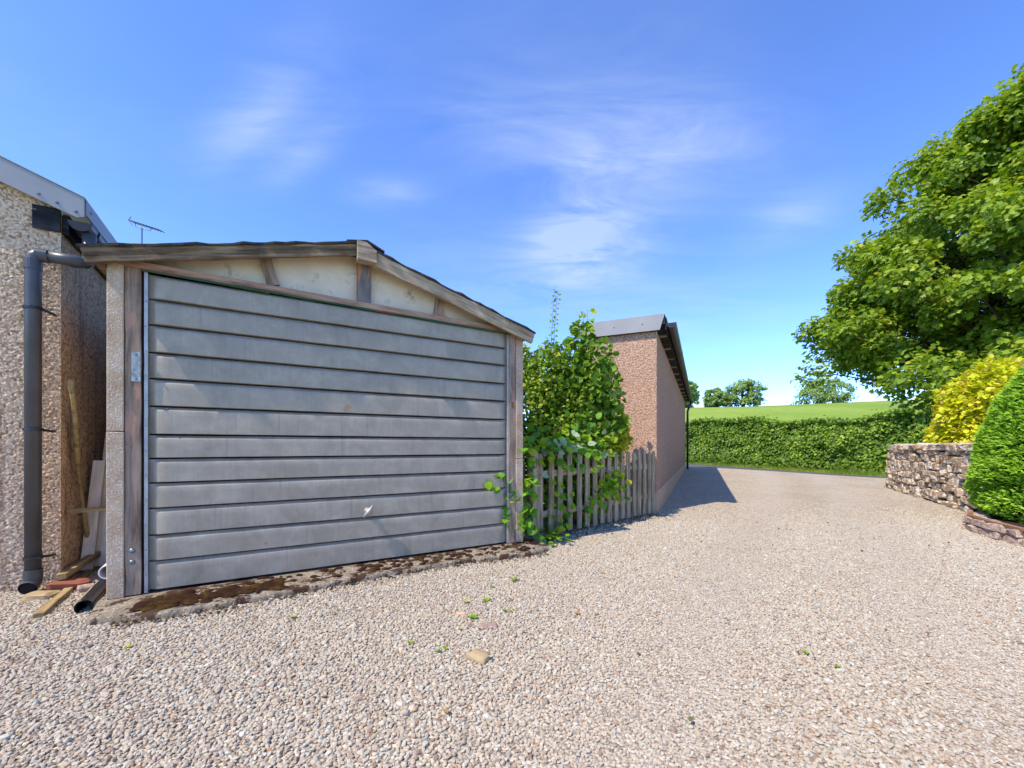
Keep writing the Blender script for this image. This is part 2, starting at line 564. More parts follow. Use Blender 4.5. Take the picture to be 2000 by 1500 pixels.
M['fresh'] = leaf_part_mat('fresh yellow green leaves', [(0.162, 0.338, 0.012), (0.27, 0.442, 0.016), (0.392, 0.494, 0.03), (0.54, 0.468, 0.05)], .4)
M['pale'] = leaf_part_mat('pale turned leaves', [(0.338, 0.425, 0.24), (0.442, 0.525, 0.312), (0.234, 0.35, 0.144)], .3)
M['dry'] = leaf_part_mat('dry orange leaf', [(.45, .22, .05), (.5, .30, .08)], .2)
M['yellow_leaf'] = leaf_part_mat('fallen yellow leaf', [(.62, .52, .04), (.6, .5, .03)], .2)


# ------------------------------------------------------------------ builders
def tag(o, label=None, cat=None, group=None, kind=None):
    if label:
        o['label'] = label
    if cat:
        o['category'] = cat
    if group:
        o['group'] = group
    if kind:
        o['kind'] = kind
    return o


def link(name, me, mat=None, parent=None):
    if mat is not None and not me.materials:
        me.materials.append(mat)
    o = bpy.data.objects.new(name, me)
    COL.objects.link(o)
    if parent is not None:
        o.parent = parent
    return o


def empty(name, loc, rz=0.0):
    o = bpy.data.objects.new(name, None)
    o.empty_display_size = .2
    COL.objects.link(o)
    o.location = loc
    o.rotation_euler = (0, 0, rz)
    return o


def pymesh(name, verts, faces, smooth=False):
    me = bpy.data.meshes.new(name)
    me.from_pydata([tuple(v) for v in verts], [], faces)
    me.update()
    if smooth:
        me.polygons.foreach_set('use_smooth', [True] * len(me.polygons))
    return me


def npmesh(name, V, F, var=None, smooth=False):
    """V (n,3); F (m,k) with constant k."""
    V = np.ascontiguousarray(V, dtype=np.float32)
    F = np.ascontiguousarray(F, dtype=np.int32)
    me = bpy.data.meshes.new(name)
    me.vertices.add(len(V))
    me.vertices.foreach_set('co', V.ravel())
    k = F.shape[1]
    me.loops.add(F.size)
    me.loops.foreach_set('vertex_index', F.ravel())
    me.polygons.add(len(F))
    me.polygons.foreach_set('loop_start', np.arange(0, F.size, k, dtype=np.int32))
    me.polygons.foreach_set('loop_total', np.full(len(F), k, dtype=np.int32))
    if smooth:
        me.polygons.foreach_set('use_smooth', np.ones(len(F), dtype=bool))
    me.update(calc_edges=True)
    if var is not None:
        a = me.attributes.new('var', 'FLOAT', 'POINT')
        a.data.foreach_set('value', np.ascontiguousarray(var, dtype=np.float32))
    return me


class MB:
    def __init__(self):
        self.v = []
        self.f = []

    def box(self, x0, x1, y0, y1, z0, z1):
        b = len(self.v)
        self.v += [(x0, y0, z0), (x1, y0, z0), (x1, y1, z0), (x0, y1, z0), (x0, y0, z1), (x1, y0, z1), (x1, y1, z1), (x0, y1, z1)]
        self.f += [tuple(b + i for i in q) for q in ((0, 3, 2, 1), (4, 5, 6, 7), (0, 1, 5, 4), (1, 2, 6, 5), (2, 3, 7, 6), (3, 0, 4, 7))]
        return self

    def prism_xz(self, poly, y0, y1):
        """poly of (x,z), counter-clockwise seen from -y; extruded y0 (front) to y1 (back)."""
        b = len(self.v)
        n = len(poly)
        self.v += [(x, y0, z) for x, z in poly] + [(x, y1, z) for x, z in poly]
        self.f.append(tuple(b + i for i in range(n)))
        self.f.append(tuple(b + n + i for i in reversed(range(n))))
        for i in range(n):
            j = (i + 1) % n
            self.f.append((b + j, b + i, b + n + i, b + n + j))
        return self

    def tube(self, pts, rad, n=12, cap=True, inner=None):
        pts = [Vector(p) for p in pts]
        if isinstance(rad, (int, float)):
            rad = [rad] * len(pts)
        b = len(self.v)
        up = Vector((0, 0, 1))
        t0 = (pts[1] - pts[0]).normalized()
        if abs(t0.dot(up)) > .95:
            up = Vector((1, 0, 0))
        for i, p in enumerate(pts):
            if i == 0:
                t = (pts[1] - pts[0]).normalized()
            elif i == len(pts) - 1:
                t = (pts[-1] - pts[-2]).normalized()
            else:
                t = ((pts[i] - pts[i - 1]).normalized() + (pts[i + 1] - pts[i]).normalized()).normalized()
            sx = t.cross(up)
            if sx.length < 1e-4:
                sx = t.cross(Vector((0, 1, 0)))
            sx.normalize()
            sy = sx.cross(t).normalized()
            up = sy
            for k in range(n):
                a = 2 * math.pi * k / n
                q = p + sx * (rad[i] * math.cos(a)) + sy * (rad[i] * math.sin(a))
                self.v.append(tuple(q))
        for i in range(len(pts) - 1):
            for k in range(n):
                k2 = (k + 1) % n
                self.f.append((b + i * n + k, b + i * n + k2, b + (i + 1) * n + k2, b + (i + 1) * n + k))
        if cap:
            self.f.append(tuple(b + k for k in reversed(range(n))))
            e = b + (len(pts) - 1) * n
            self.f.append(tuple(e + k for k in range(n)))
        return self

    def build(self, name, mat, parent=None, bevel=0.0, smooth=False, seg=2):
        o = link(name, pymesh(name, self.v, self.f, smooth), mat, parent)
        if bevel:
            md = o.modifiers.new('bevel', 'BEVEL')
            md.width = bevel
            md.segments = seg
            md.limit_method = 'ANGLE'
        return o


def plank(name, p0, p1, w, d, up, mat, parent=None, rough=.002, nseg=8, bevel=.003, profile=None):
    """A board from p0 to p1 (centre line), w across, d thick along `up`; grain along its local X."""
    p0, p1 = Vector(p0), Vector(p1)
    X = (p1 - p0)
    Lh = X.length
    X.normalize()
    Z = Vector(up)
    Z = (Z - X * Z.dot(X)).normalized()
    Y = Z.cross(X)
    V = []
    F = []
    rr = random.Random(hash((round(p0.x, 3), round(p1.z, 3), round(w, 3))) & 0xffff)
    for i in range(nseg + 1):
        x = Lh * i / nseg
        for (sy, sz) in ((-1, -1), (1, -1), (1, 1), (-1, 1)):
            V.append((x, sy * w / 2 + rr.uniform(-rough, rough), sz * d / 2 + rr.uniform(-rough, rough) * .6))
    for i in range(nseg):
        b = i * 4
        for k in range(4):
            k2 = (k + 1) % 4
            F.append((b + k, b + 4 + k, b + 4 + k2, b + k2))
    F.append((0, 1, 2, 3))
    e = nseg * 4
    F.append((e + 3, e + 2, e + 1, e))
    o = link(name, pymesh(name, V, F), mat, parent)
    bm = bmesh.new()
    bm.from_mesh(o.data)
    bmesh.ops.recalc_face_normals(bm, faces=bm.faces)
    bm.to_mesh(o.data)
    bm.free()
    o.matrix_basis = Matrix(((X.x, Y.x, Z.x, p0.x), (X.y, Y.y, Z.y, p0.y), (X.z, Y.z, Z.z, p0.z), (0, 0, 0, 1)))
    if bevel:
        md = o.modifiers.new('bevel', 'BEVEL')
        md.width = bevel
        md.segments = 2
        md.limit_method = 'ANGLE'
        md.angle_limit = math.radians(50)
    return o


def hollow_pipe(name, p0, p1, ro, ri, mat, parent=None, n=24):
    p0, p1 = Vector(p0), Vector(p1)
    t = (p1 - p0).normalized()
    a = t.cross(Vector((0, 0, 1)))
    if a.length < .05:
        a = t.cross(Vector((1, 0, 0)))
    a.normalize()
    b = a.cross(t)
    V = []
    for (p, r) in ((p0, ri), (p0, ro), (p1, ro), (p1, ri)):
        for k in range(n):
            an = 2 * math.pi * k / n
            V.append(tuple(p + a * r * math.cos(an) + b * r * math.sin(an)))
    F = []
    for i in range(4):
        j = (i + 1) % 4
        for k in range(n):
            k2 = (k + 1) % n
            F.append((i * n + k, i * n + k2, j * n + k2, j * n + k))
    o = link(name, pymesh(name, V, F), mat, parent)
    bm = bmesh.new()
    bm.from_mesh(o.data)
    bmesh.ops.recalc_face_normals(bm, faces=bm.faces)
    bm.to_mesh(o.data)
    bm.free()
    md = o.modifiers.new('bevel', 'BEVEL')
    md.width = .002
    md.limit_method = 'ANGLE'
    md.angle_limit = math.radians(60)
    return o


# leaf templates: x across, y from stalk to tip, z out of the leaf
T_RHOMB = (np.array([(0, 0, 0), (-.38, .45, .10), (0, 1, -.06), (.38, .45, .10)], float), np.array([(0, 3, 2), (0, 2, 1)]))
T_HEX = (np.array([(0, 0, 0), (-.42, .30, .10), (-.34, .72, .04), (0, 1.02, -.10), (.34, .72, .04), (.42, .30, .10)], float),
         np.array([(0, 5, 4, 3), (0, 3, 2, 1)]))
T_LOBE = (np.array([(0, 0, 0), (-.50, .22, .03), (-.24, .45, .05), (-.42, .80, -.04), (0, 1.0, -.08), (.42, .80, -.04), (.24, .45, .05), (.50, .22, .03)], float),
          np.array([(0, 7, 6, 4), (6, 5, 4, 4), (0, 4, 2, 1), (2, 4, 3, 3)]))
T_LOBE = (T_LOBE[0], np.array([(0, 7, 6), (0, 6, 4), (6, 5, 4), (0, 4, 2), (0, 2, 1), (2, 4, 3)]))
T_SPRAY = (np.array([(0, 0, 0), (-.14, .5, .03), (0, 1, 0), (.14, .5, .03)], float), np.array([(0, 3, 2), (0, 2, 1)]))
T_BLADE = (np.array([(-.05, 0, 0), (.05, 0, 0), (0, 1, .12)], float), np.array([(0, 1, 2)]))


def unit(a):
    return a / (np.linalg.norm(a, axis=1, keepdims=True) + 1e-9)


def leaf_field(name, P, Nn, Tp, size, tmpl, mat, parent=None, var=None, kind=None):
    P = np.asarray(P, float)
    n = len(P)
    T = unit(Tp)
    Nn = unit(Nn - T * np.sum(Nn * T, axis=1, keepdims=True))
    B = np.cross(T, Nn)
    tv, tf = tmpl
    size = np.broadcast_to(np.asarray(size, float), (n,))
    V = P[:, None, :] + size[:, None, None] * (tv[None, :, 0:1] * B[:, None, :] + tv[None, :, 1:2] * T[:, None, :] + tv[None, :, 2:3] * Nn[:, None, :])
    k = len(tv)
    F = (np.arange(n)[:, None, None] * k + tf[None]).reshape(-1, tf.shape[1])
    if var is None:
        var = RNG.random(n)
    o = link(name, npmesh(name, V.reshape(-1, 3), F, np.repeat(var, k)), mat, parent)
    if kind:
        o['kind'] = kind
    return o


def rvec(n):
    return unit(RNG.normal(size=(n, 3)))


def S(v):
    v = np.clip(v, 0, 1)
    return v * v * (3 - 2 * v)


# ------------------------------------------------------------------ ground, drive, road
def drive_z(x, y):
    return .13 * S((np.asarray(y, float) - 9) / 9) * S((12.5 - np.asarray(x, float)) / 4)


def ground_z(x, y):
    x = np.asarray(x, float)
    y = np.asarray(y, float)
    r = x / np.maximum(y, 1)
    A = 2.0 + 7.6 * S((r + .1) / .52) + 1.9 * S((r - .42) / .7)
    v = np.clip((y - 24) / 80, 0, 1)
    return drive_z(x, y) + A * np.sin(v * math.pi / 2) * (y > 24) - .02


def sinh_axis(a, b, n, c=0.0, k=5.0):
    t = np.linspace(-1, 1, n)
    s = np.sinh(k * t) / np.sinh(k)
    return np.where(s < 0, c + s * (c - a), c + s * (b - c))


def grid_sheet(name, xs, ys, zf, mat):
    X, Y = np.meshgrid(xs, ys)
    Z = zf(X, Y)
    V = np.stack([X, Y, Z], -1).reshape(-1, 3)
    nx, ny = len(xs), len(ys)
    i = np.arange(ny - 1)[:, None] * nx + np.arange(nx - 1)[None]
    F = np.stack([i, i + 1, i + nx + 1, i + nx], -1).reshape(-1, 4)
    return link(name, npmesh(name, V, F, None, True), mat)


tag(grid_sheet('field', sinh_axis(-1500, 2000, 170, 5, 5.5), np.concatenate([np.linspace(-400, -12, 8), np.arange(-10, 30, 1.0), np.arange(30, 150, 3.0), np.geomspace(150, 2500, 14)]),
               ground_z, M['pasture']), kind='structure')


def near_road_y(x):
    return np.minimum(17.8 - (np.asarray(x, float) - 7.5) * 1.226, 19.5)


def track_mask(x, y):
    x = np.asarray(x, float)
    y = np.asarray(y, float)
    c = np.interp(y, [0, 1.2, 2.5, 4.5, 8, 12, 17], [-.25, .35, 1.15, 2.55, 5.0, 7.6, 10.2])
    w = .30 + .02 * y
    a = np.exp(-((x - c) / w) ** 2)
    b = np.exp(-((x - c - 1.35) / w) ** 2)
    mid = np.exp(-((x - c - .68) / (w * .8)) ** 2)
    return np.maximum(a, b), mid


def make_drive():
    xs = np.arange(-9, 13.01, .25)
    t = np.linspace(0, 1, 90)
    X = np.repeat(xs[None], len(t), 0)
    wob = np.array([.12 * mnoise.noise((float(x) * 1.3, 3.1, 0)) for x in xs])
    ymax = near_road_y(xs) + wob
    Y = -4 + t[:, None] * (ymax[None] + 4)
    Z = drive_z(X, Y) + .004 + .010 * S((Y - 9) / 2)
    Z[-1] -= .016
    V = np.stack([X, Y, Z], -1).reshape(-1, 3)
    nx, ny = len(xs), len(t)
    i = np.arange(ny - 1)[:, None] * nx + np.arange(nx - 1)[None]
    F = np.stack([i, i + 1, i + nx + 1, i + nx], -1).reshape(-1, 4)
    me = npmesh('gravel_drive', V, F, None, True)
    a_, b_ = track_mask(X, Y)
    for nm, v_ in (('track', a_), ('strip', b_)):
        at = me.attributes.new(nm, 'FLOAT', 'POINT')
        at.data.foreach_set('value', v_.astype(np.float32).ravel())
    return link('gravel_drive', me, M['gravel'])


tag(make_drive(), kind='structure')
ROAD_D = Vector((.426, -.905, 0)).normalized()
ROAD_F = Vector((8.96, 21.3, 0))


def make_road():
    V = []
    rows = 60
    nrm = Vector((ROAD_D.y, -ROAD_D.x, 0))
    if nrm.x > 0:
        nrm = -nrm
    for i in range(rows):
        s = -14 + i * .55
        for k in range(5):
            p = ROAD_F + ROAD_D * s + nrm * (k * .85)
            V.append((p.x, p.y, float(drive_z(p.x, p.y)) - .008))
    F = [(i * 5 + k, i * 5 + k + 1, i * 5 + k + 6, i * 5 + k + 5) for i in range(rows - 1) for k in range(4)]
    me = pymesh('road', V, F, True)
    o = link('road', me, M['tarmac'])
    bm = bmesh.new()
    bm.from_mesh(me)
    if sum(f.normal.z for f in bm.faces) < 0:
        bmesh.ops.reverse_faces(bm, faces=bm.faces)
    bm.to_mesh(me)
    bm.free()
    return o


tag(make_road(), kind='structure')

# ------------------------------------------------------------------ frames of the buildings
GR = math.atan2(.512, .859)
G_O = Vector((-2.289, 2.6, 0))
GU = Vector((.859, .512, 0)).normalized()
GN = Vector((-GU.y, GU.x, 0))


def gw(s, t, z=0.0):
    p = G_O + GU * s + GN * t
    return Vector((p.x, p.y, z))


# ------------------------------------------------------------------ the old garage
def make_garage():
    g = tag(empty('concrete_garage', G_O, GR), 'old concrete sectional garage with grey ribbed metal up-and-over door', 'garage')
    LEN = 4.9
    # posts in two blocks each
    for nm, x0, x1, split in (('concrete_post', -.180, -.100, 1.09), ('concrete_post', 2.690, 2.770, .88)):
        MB().box(x0, x1, -.035, .10, .082, split - .002).build(nm, M['aggregate'], g, .005)
        MB().box(x0 + .001, x1 - .001, -.034, .10, split + .002, 2.115 if x0 < 0 else 2.07).build(nm, M['aggregate'], g, .005)
    # side and back walls
    MB().box(-.178, -.10, .102, LEN, .082, 2.11).build('side_wall', M['aggregate'], g)
    MB().box(2.69, 2.768, .102, LEN, .082, 2.06).build('side_wall', M['aggregate'], g)
    MB().box(-.099, 2.689, LEN - .08, LEN - .002, .082, 2.09).build('back_wall', M['aggregate'], g)
    # timber jambs
    j = plank('door_jamb', (-.060, .015, .087), (-.060, .015, 2.105), .074, .085, (0, -1, 0), M['jamb'], g, .0025, 14)
    for k, z in enumerate((.36, .29)):
        bolt(j, (z - .087, 0.004, .0425), .016)
    pl = MB().box(-.066, -.024, -.0335, -.0285, 1.40, 1.58).build('steel_plate', M['steel_plate'], g, .001)
    for z in (1.565, 1.415):
        MB().tube([(-.045, -.0335, z), (-.045, -.041, z)], [.008, .005], 8).build('rivet', M['bolt'], pl)
    j2 = plank('door_jamb', (2.652, .015, .087), (2.652, .015, 2.06), .070, .085, (0, -1, 0), M['jamb'], g, .0025, 14)
    hp = MB().box(2.642, 2.666, -.0335, -.0285, 1.37, 1.42).build('rusty_bracket', M['rust'], g, .001)
    # lintel and green strip underneath
    plank('lintel', (-.13, .0, 2.128), (2.70, .0, 2.098), .075, .042, (0, -.25, 1), M['lintel'], g, .003, 20)
    plank('painted_strip', (-.02, -.012, 2.101), (2.62, -.012, 2.072), .05, .014, (0, -.5, 1), M['green_paint'], g, .002, 20)
    # gable sheet in four pieces between the studs
    def top(x):
        return 2.09 + (x + .26) * (.41 / 1.56) if x < 1.3 else 2.50 - (x - 1.3) * (.445 / 1.53)
    cuts = [-.02, .665, 1.307, 1.93, 2.60]
    for a, b in zip(cuts[:-1], cuts[1:]):
        xs = np.linspace(a + .002, b - .002, 4)
        poly = [(xs[0], 2.12), (xs[-1], 2.09)] + [(x, max(top(x) + .028 - (.03 if x > 1.3 else 0), 2.125 if x < 1.3 else 2.095)) for x in xs[::-1]]
        MB().prism_xz(poly, .03, .045).build('gable_panel', M['gable'], g)
    plank('gable_stud', (.690, .010, 2.145), (.640, .010, 2.33), .074, .035, (0, -1, 0), M['jamb'], g, .003, 5)
    plank('gable_stud', (1.307, .004, 2.13), (1.307, .004, 2.47), .100, .045, (0, -1, 0), M['peel'], g, .002, 5)
    plank('gable_stud', (1.914, .010, 2.118), (1.948, .010, 2.29), .074, .035, (0, -1, 0), M['jamb'], g, .004, 5)
    # bargeboards, apex block
    plank('bargeboard', (-.262, -.10, 2.102), (1.24, -.10, 2.500), .100, .034, (0, -1, 0), M['barge_dark'], g, .0045, 26, .004)
    plank('bargeboard', (1.37, -.10, 2.447), (2.837, -.10, 2.034), .104, .034, (0, -1, 0), M['barge_light'], g, .0018, 14)
    MB().prism_xz([(1.231, 2.40), (1.372, 2.398), (1.372, 2.497), (1.30, 2.545), (1.231, 2.548)], -.150, -.084).build('apex_block', M['barge_light'], g, .003)
    # roof: two felted slopes with ragged front edge, overhanging to the bargeboards
    def slope(x0, z0, x1, z1, nm):
        rr = random.Random(5)
        n = 26
        V, F = [], []
        for i in range(n + 1):
            f = i / n
            x, z = x0 + (x1 - x0) * f, z0 + (z1 - z0) * f
            e = rr.uniform(-.012, .012)
            zz = rr.uniform(-.003, .006)
            V += [(x, -.128 + e, z + zz), (x, LEN + .08, z), (x, LEN + .08, z + .016), (x, -.128 + e, z + .015 + zz)]
        for i in range(n):
            b = i * 4
            for k in range(4):
                k2 = (k + 1) % 4
                F.append((b + k, b + k2, b + 4 + k2, b + 4 + k))
        F += [(3, 2, 1, 0), (n * 4, n * 4 + 1, n * 4 + 2, n * 4 + 3)]
        o = link(nm, pymesh(nm, V, F), M['felt'], g)
        return o
    slope(-.285, 2.130, 1.305, 2.546, 'roof_slope')
    slope(1.309, 2.517, 2.858, 2.073, 'roof_slope')
    MB().prism_xz([(1.16, 2.530), (1.30, 2.564), (1.44, 2.512), (1.44, 2.528), (1.31, 2.582), (1.16, 2.548)], -.115, LEN + .07).build('ridge_felt', M['felt'], g, .004)
    # rafter ends carrying the overhang
    for x, z in ((-.20, 2.10), (2.775, 2.05)):
        MB().box(x - .02, x + .02, -.08, LEN, z - .03, z + .028).build('wall_plate', M['barge_dark'], g)
    # door
    d = tag(empty('door', (0, 0, 0)), 'galvanised up-and-over door of twelve pressed ribs')
    d.parent = g
    x0, x1 = .010, 2.600
    ztop = [2.083, 1.923, 1.762, 1.588, 1.424, 1.250, 1.071, .920, .765, .605, .436, .272, .090]
    for i in range(12):
        zt, zb = ztop[i], ztop[i + 1]
        prof = [(.040, zt), (.006, zt - .001), (-.010, zt - .015), (-.0145, zt - .020), (-.0165, zt - .027)]
        for q in range(1, 5):
            prof.append((-.0165, zt - .027 + (zb + .0115 - zt + .027) * q / 4))
        prof += [(-.0135, zb + .0095), (.040, zb + .0085)]
        xs = np.concatenate([[x0, x0 + .018, x0 + .03, x0 + .045], np.linspace(x0 + .1, x1 - .1, 34), [x1 - .045, x1 - .03, x1 - .018, x1]])
        V = []
        for x in xs:
            ed = min(x - x0, x1 - x)
            fade = float(S((ed - .008) / .035))
            for (t, z) in prof:
                w = .0022 * mnoise.noise((x * 2.1, z * 7.0, i * 3.3)) + .0010 * mnoise.noise((x * 7, z * 9, 5 + i))
                tt = (.008 + (t - .008) * fade if t < .03 else t) + (w * fade if t < -.008 else 0)
                V.append((x, tt, z + .0010 * mnoise.noise((x * 3, i * 5.1, 0))))
        k = len(prof)
        F = [(a * k + b, a * k + b + 1, (a + 1) * k + b + 1, (a + 1) * k + b) for a in range(len(xs) - 1) for b in range(k - 1)]
        pm = pymesh('panel', V, F, True)
        pm.set_sharp_from_angle(angle=math.radians(40))
        link('panel', pm, M['galv'], d)
    MB().box(.010, 2.6, .0405, .06, .088, 2.085).build('door_backing', M['gap'], d)  # black sheet that paints in the shade between the ribs
    for a, b in ((-.010, .0085), (2.6015, 2.617)):
        st = MB().box(a, b, -.020, .03, .086, 2.086).build('edge_strip', M['galv_frame'], d, .002)
    for z in np.arange(.2, 2.05, .155):
        MB().tube([(-.001, -.020, z), (-.001, -.0235, z)], [.0045, .003], 8).build('rivet', M['bolt'], d)
    rr = random.Random(3)
    for (x, z, r) in ((.20, 1.89, .006), (.24, 1.735, .006), (.42, 1.553, .012), (.10, 1.24, .006), (.16, 1.06, .006), (1.75, 1.08, .005), (2.2, 1.43, .004), (.62, 1.06, .004)):
        MB().tube([(x, -.004, z), (x, -.017, z)], [r, r * .6], 8).build('rivet', M['bolt'], d)
    h = MB()
    h.tube([(1.33, -.013, .494), (1.33, -.045, .494)], [.030, .018], 14)
    h.tube([(1.33, -.045, .494), (1.33, -.066, .494)], [.021, .016], 14)
    h.tube([(1.292, -.056, .450), (1.33, -.062, .494), (1.362, -.062, .536)], [.011, .018, .011], 10)
    h.build('handle', M['handle'], d, 0, True)
    # black strip filling the jamb gap, its shade put in by colour
    MB().box(-.0205, -.0105, -.005, .03, .088, 2.09).build('gap_shade_strip', M['gap'], g)
    return g


def bolt(parent, loc, r):
    b = MB()
    x, y, z = loc
    n = 12
    b.tube([(x, y, z), (x, y, z + .004), (x, y, z + .008)], [r, r * .9, r * .4], n)
    return b.build('bolt', M['bolt'], parent, 0, True)


make_garage()


# ------------------------------------------------------------------ concrete apron with moss
def apron_front(s):
    return float(np.interp(s, [-.30, -.2, .09, .59, 1.22, 2.05, 2.7, 2.95], [-.15, -.24, -.335, -.315, -.236, -.20, -.29, -.22]))


def make_apron():
    ns, nt = 220, 26
    V = []
    rows = []
    for i in range(ns + 1):
        s = -.215 + 3.17 * i / ns
        fr = apron_front(s) + .022 * mnoise.noise((s * 4.5, 0, 7)) + .012 * mnoise.noise((s * 17, 0, 3))
        crack = math.exp(-((s - 2.34 - .05 * mnoise.noise((1, s, 2))) / .008) ** 2)
        for k in range(nt + 1):
            f = k / nt
            if k < 4:
                t = fr + .005 * k
                z = [-.02, .030, .041, .045][k]
            else:
                t = fr + .02 + (.30 - fr - .02) * (k - 4) / (nt - 4)
                z = .047 + .034 * S(np.clip((t - fr) / .22, 0, 1))
                if t > -.05:
                    z = .081
            z += (.005 * mnoise.noise((s * 11, t * 11, 0)) + .004 * mnoise.noise((s * 34, t * 34, 9))) * (0.15 if t > -.05 else 1)
            if t < -.05 and k > 0:
                z -= .02 * math.exp(-((s - 2.34 + .35 * (t + .1)) / .010) ** 2)
            V.append((s, t, float(z)))
    F = [(a * (nt + 1) + b, (a + 1) * (nt + 1) + b, (a + 1) * (nt + 1) + b + 1, a * (nt + 1) + b + 1) for a in range(ns) for b in range(nt)]
    o = link('concrete_apron', pymesh('concrete_apron', V, F, True), M['slab'])
    o.location = G_O
    o.rotation_euler = (0, 0, GR)
    tag(o, kind='structure')
    # moss cushions
    VV, FF = [], []
    rr = random.Random(11)
    spots = []
    for _ in range(90):
        s = rr.uniform(-.0, .72)
        f = rr.gauss(.0, .35)
        c = -.20 + .04 * (s - .35)
        spots.append((s, c + f * .09, rr.uniform(.012, .040)))
    for _ in range(150):
        s = rr.uniform(.5, 2.9)
        spots.append((s, rr.uniform(apron_front(s) + .05, -.035), rr.uniform(.006, .024)))
    for (s, t, r) in spots:
        if t > -.03 or t < apron_front(s) + .035:
            continue
        b = len(VV)
        z0 = .045 + .034 * float(S((t - apron_front(s)) / .22))
        n = 9
        VV.append((s, t, z0 + .008 + r * .36))
        for ring, (q, h) in enumerate(((.55, .30), (1.0, -.10))):
            for k in range(n):
                a = 2 * math.pi * k / n
                w = r * q * (1 + .35 * mnoise.noise((s * 30 + math.cos(a), t * 30 + math.sin(a), ring)))
                VV.append((s + 1.5 * w * math.cos(a), t + w * math.sin(a), z0 + .006 + r * h))
        for k in range(n):
            k2 = (k + 1) % n
            FF.append((b, b + 1 + k, b + 1 + k2))
            FF.append((b + 1 + k, b + 1 + n + k, b + 1 + n + k2, b + 1 + k2))
    mo = link('moss', pymesh('moss', VV, FF, True), M['moss'], o)
    mo['kind'] = 'stuff'


make_apron()

# ------------------------------------------------------------------ rendered outbuilding on the left
LB_O = gw(-.615, .785)


def rough_grid(name, nx, nz, fx, mat, parent, amp=.0075):
    V = []
    for i in range(nx + 1):
        for k in range(nz + 1):
            p, nrm = fx(i / nx, k / nz)
            q = p * 1.0
            h = mnoise.noise(q * 62) * .6 + mnoise.noise(q * 125 + Vector((3, 1, 2))) * .55 + .3 * mnoise.noise(q * 12)
            h = max(h, -.25)
            V.append(tuple(p + nrm * (amp * h)))
    F = [(a * (nz + 1) + b, (a + 1) * (nz + 1) + b, (a + 1) * (nz + 1) + b + 1, a * (nz + 1) + b + 1) for a in range(nx) for b in range(nz)]
    o = link(name, pymesh(name, V, F, True), mat, parent)
    bm = bmesh.new()
    bm.from_mesh(o.data)
    bm.faces.ensure_lookup_table()
    nrm = fx(.5, .5)[1]
    if bm.faces[0].normal.dot(nrm) < 0:
        bmesh.ops.reverse_faces(bm, faces=bm.faces)
    bm.to_mesh(o.data)
    bm.free()
    return o


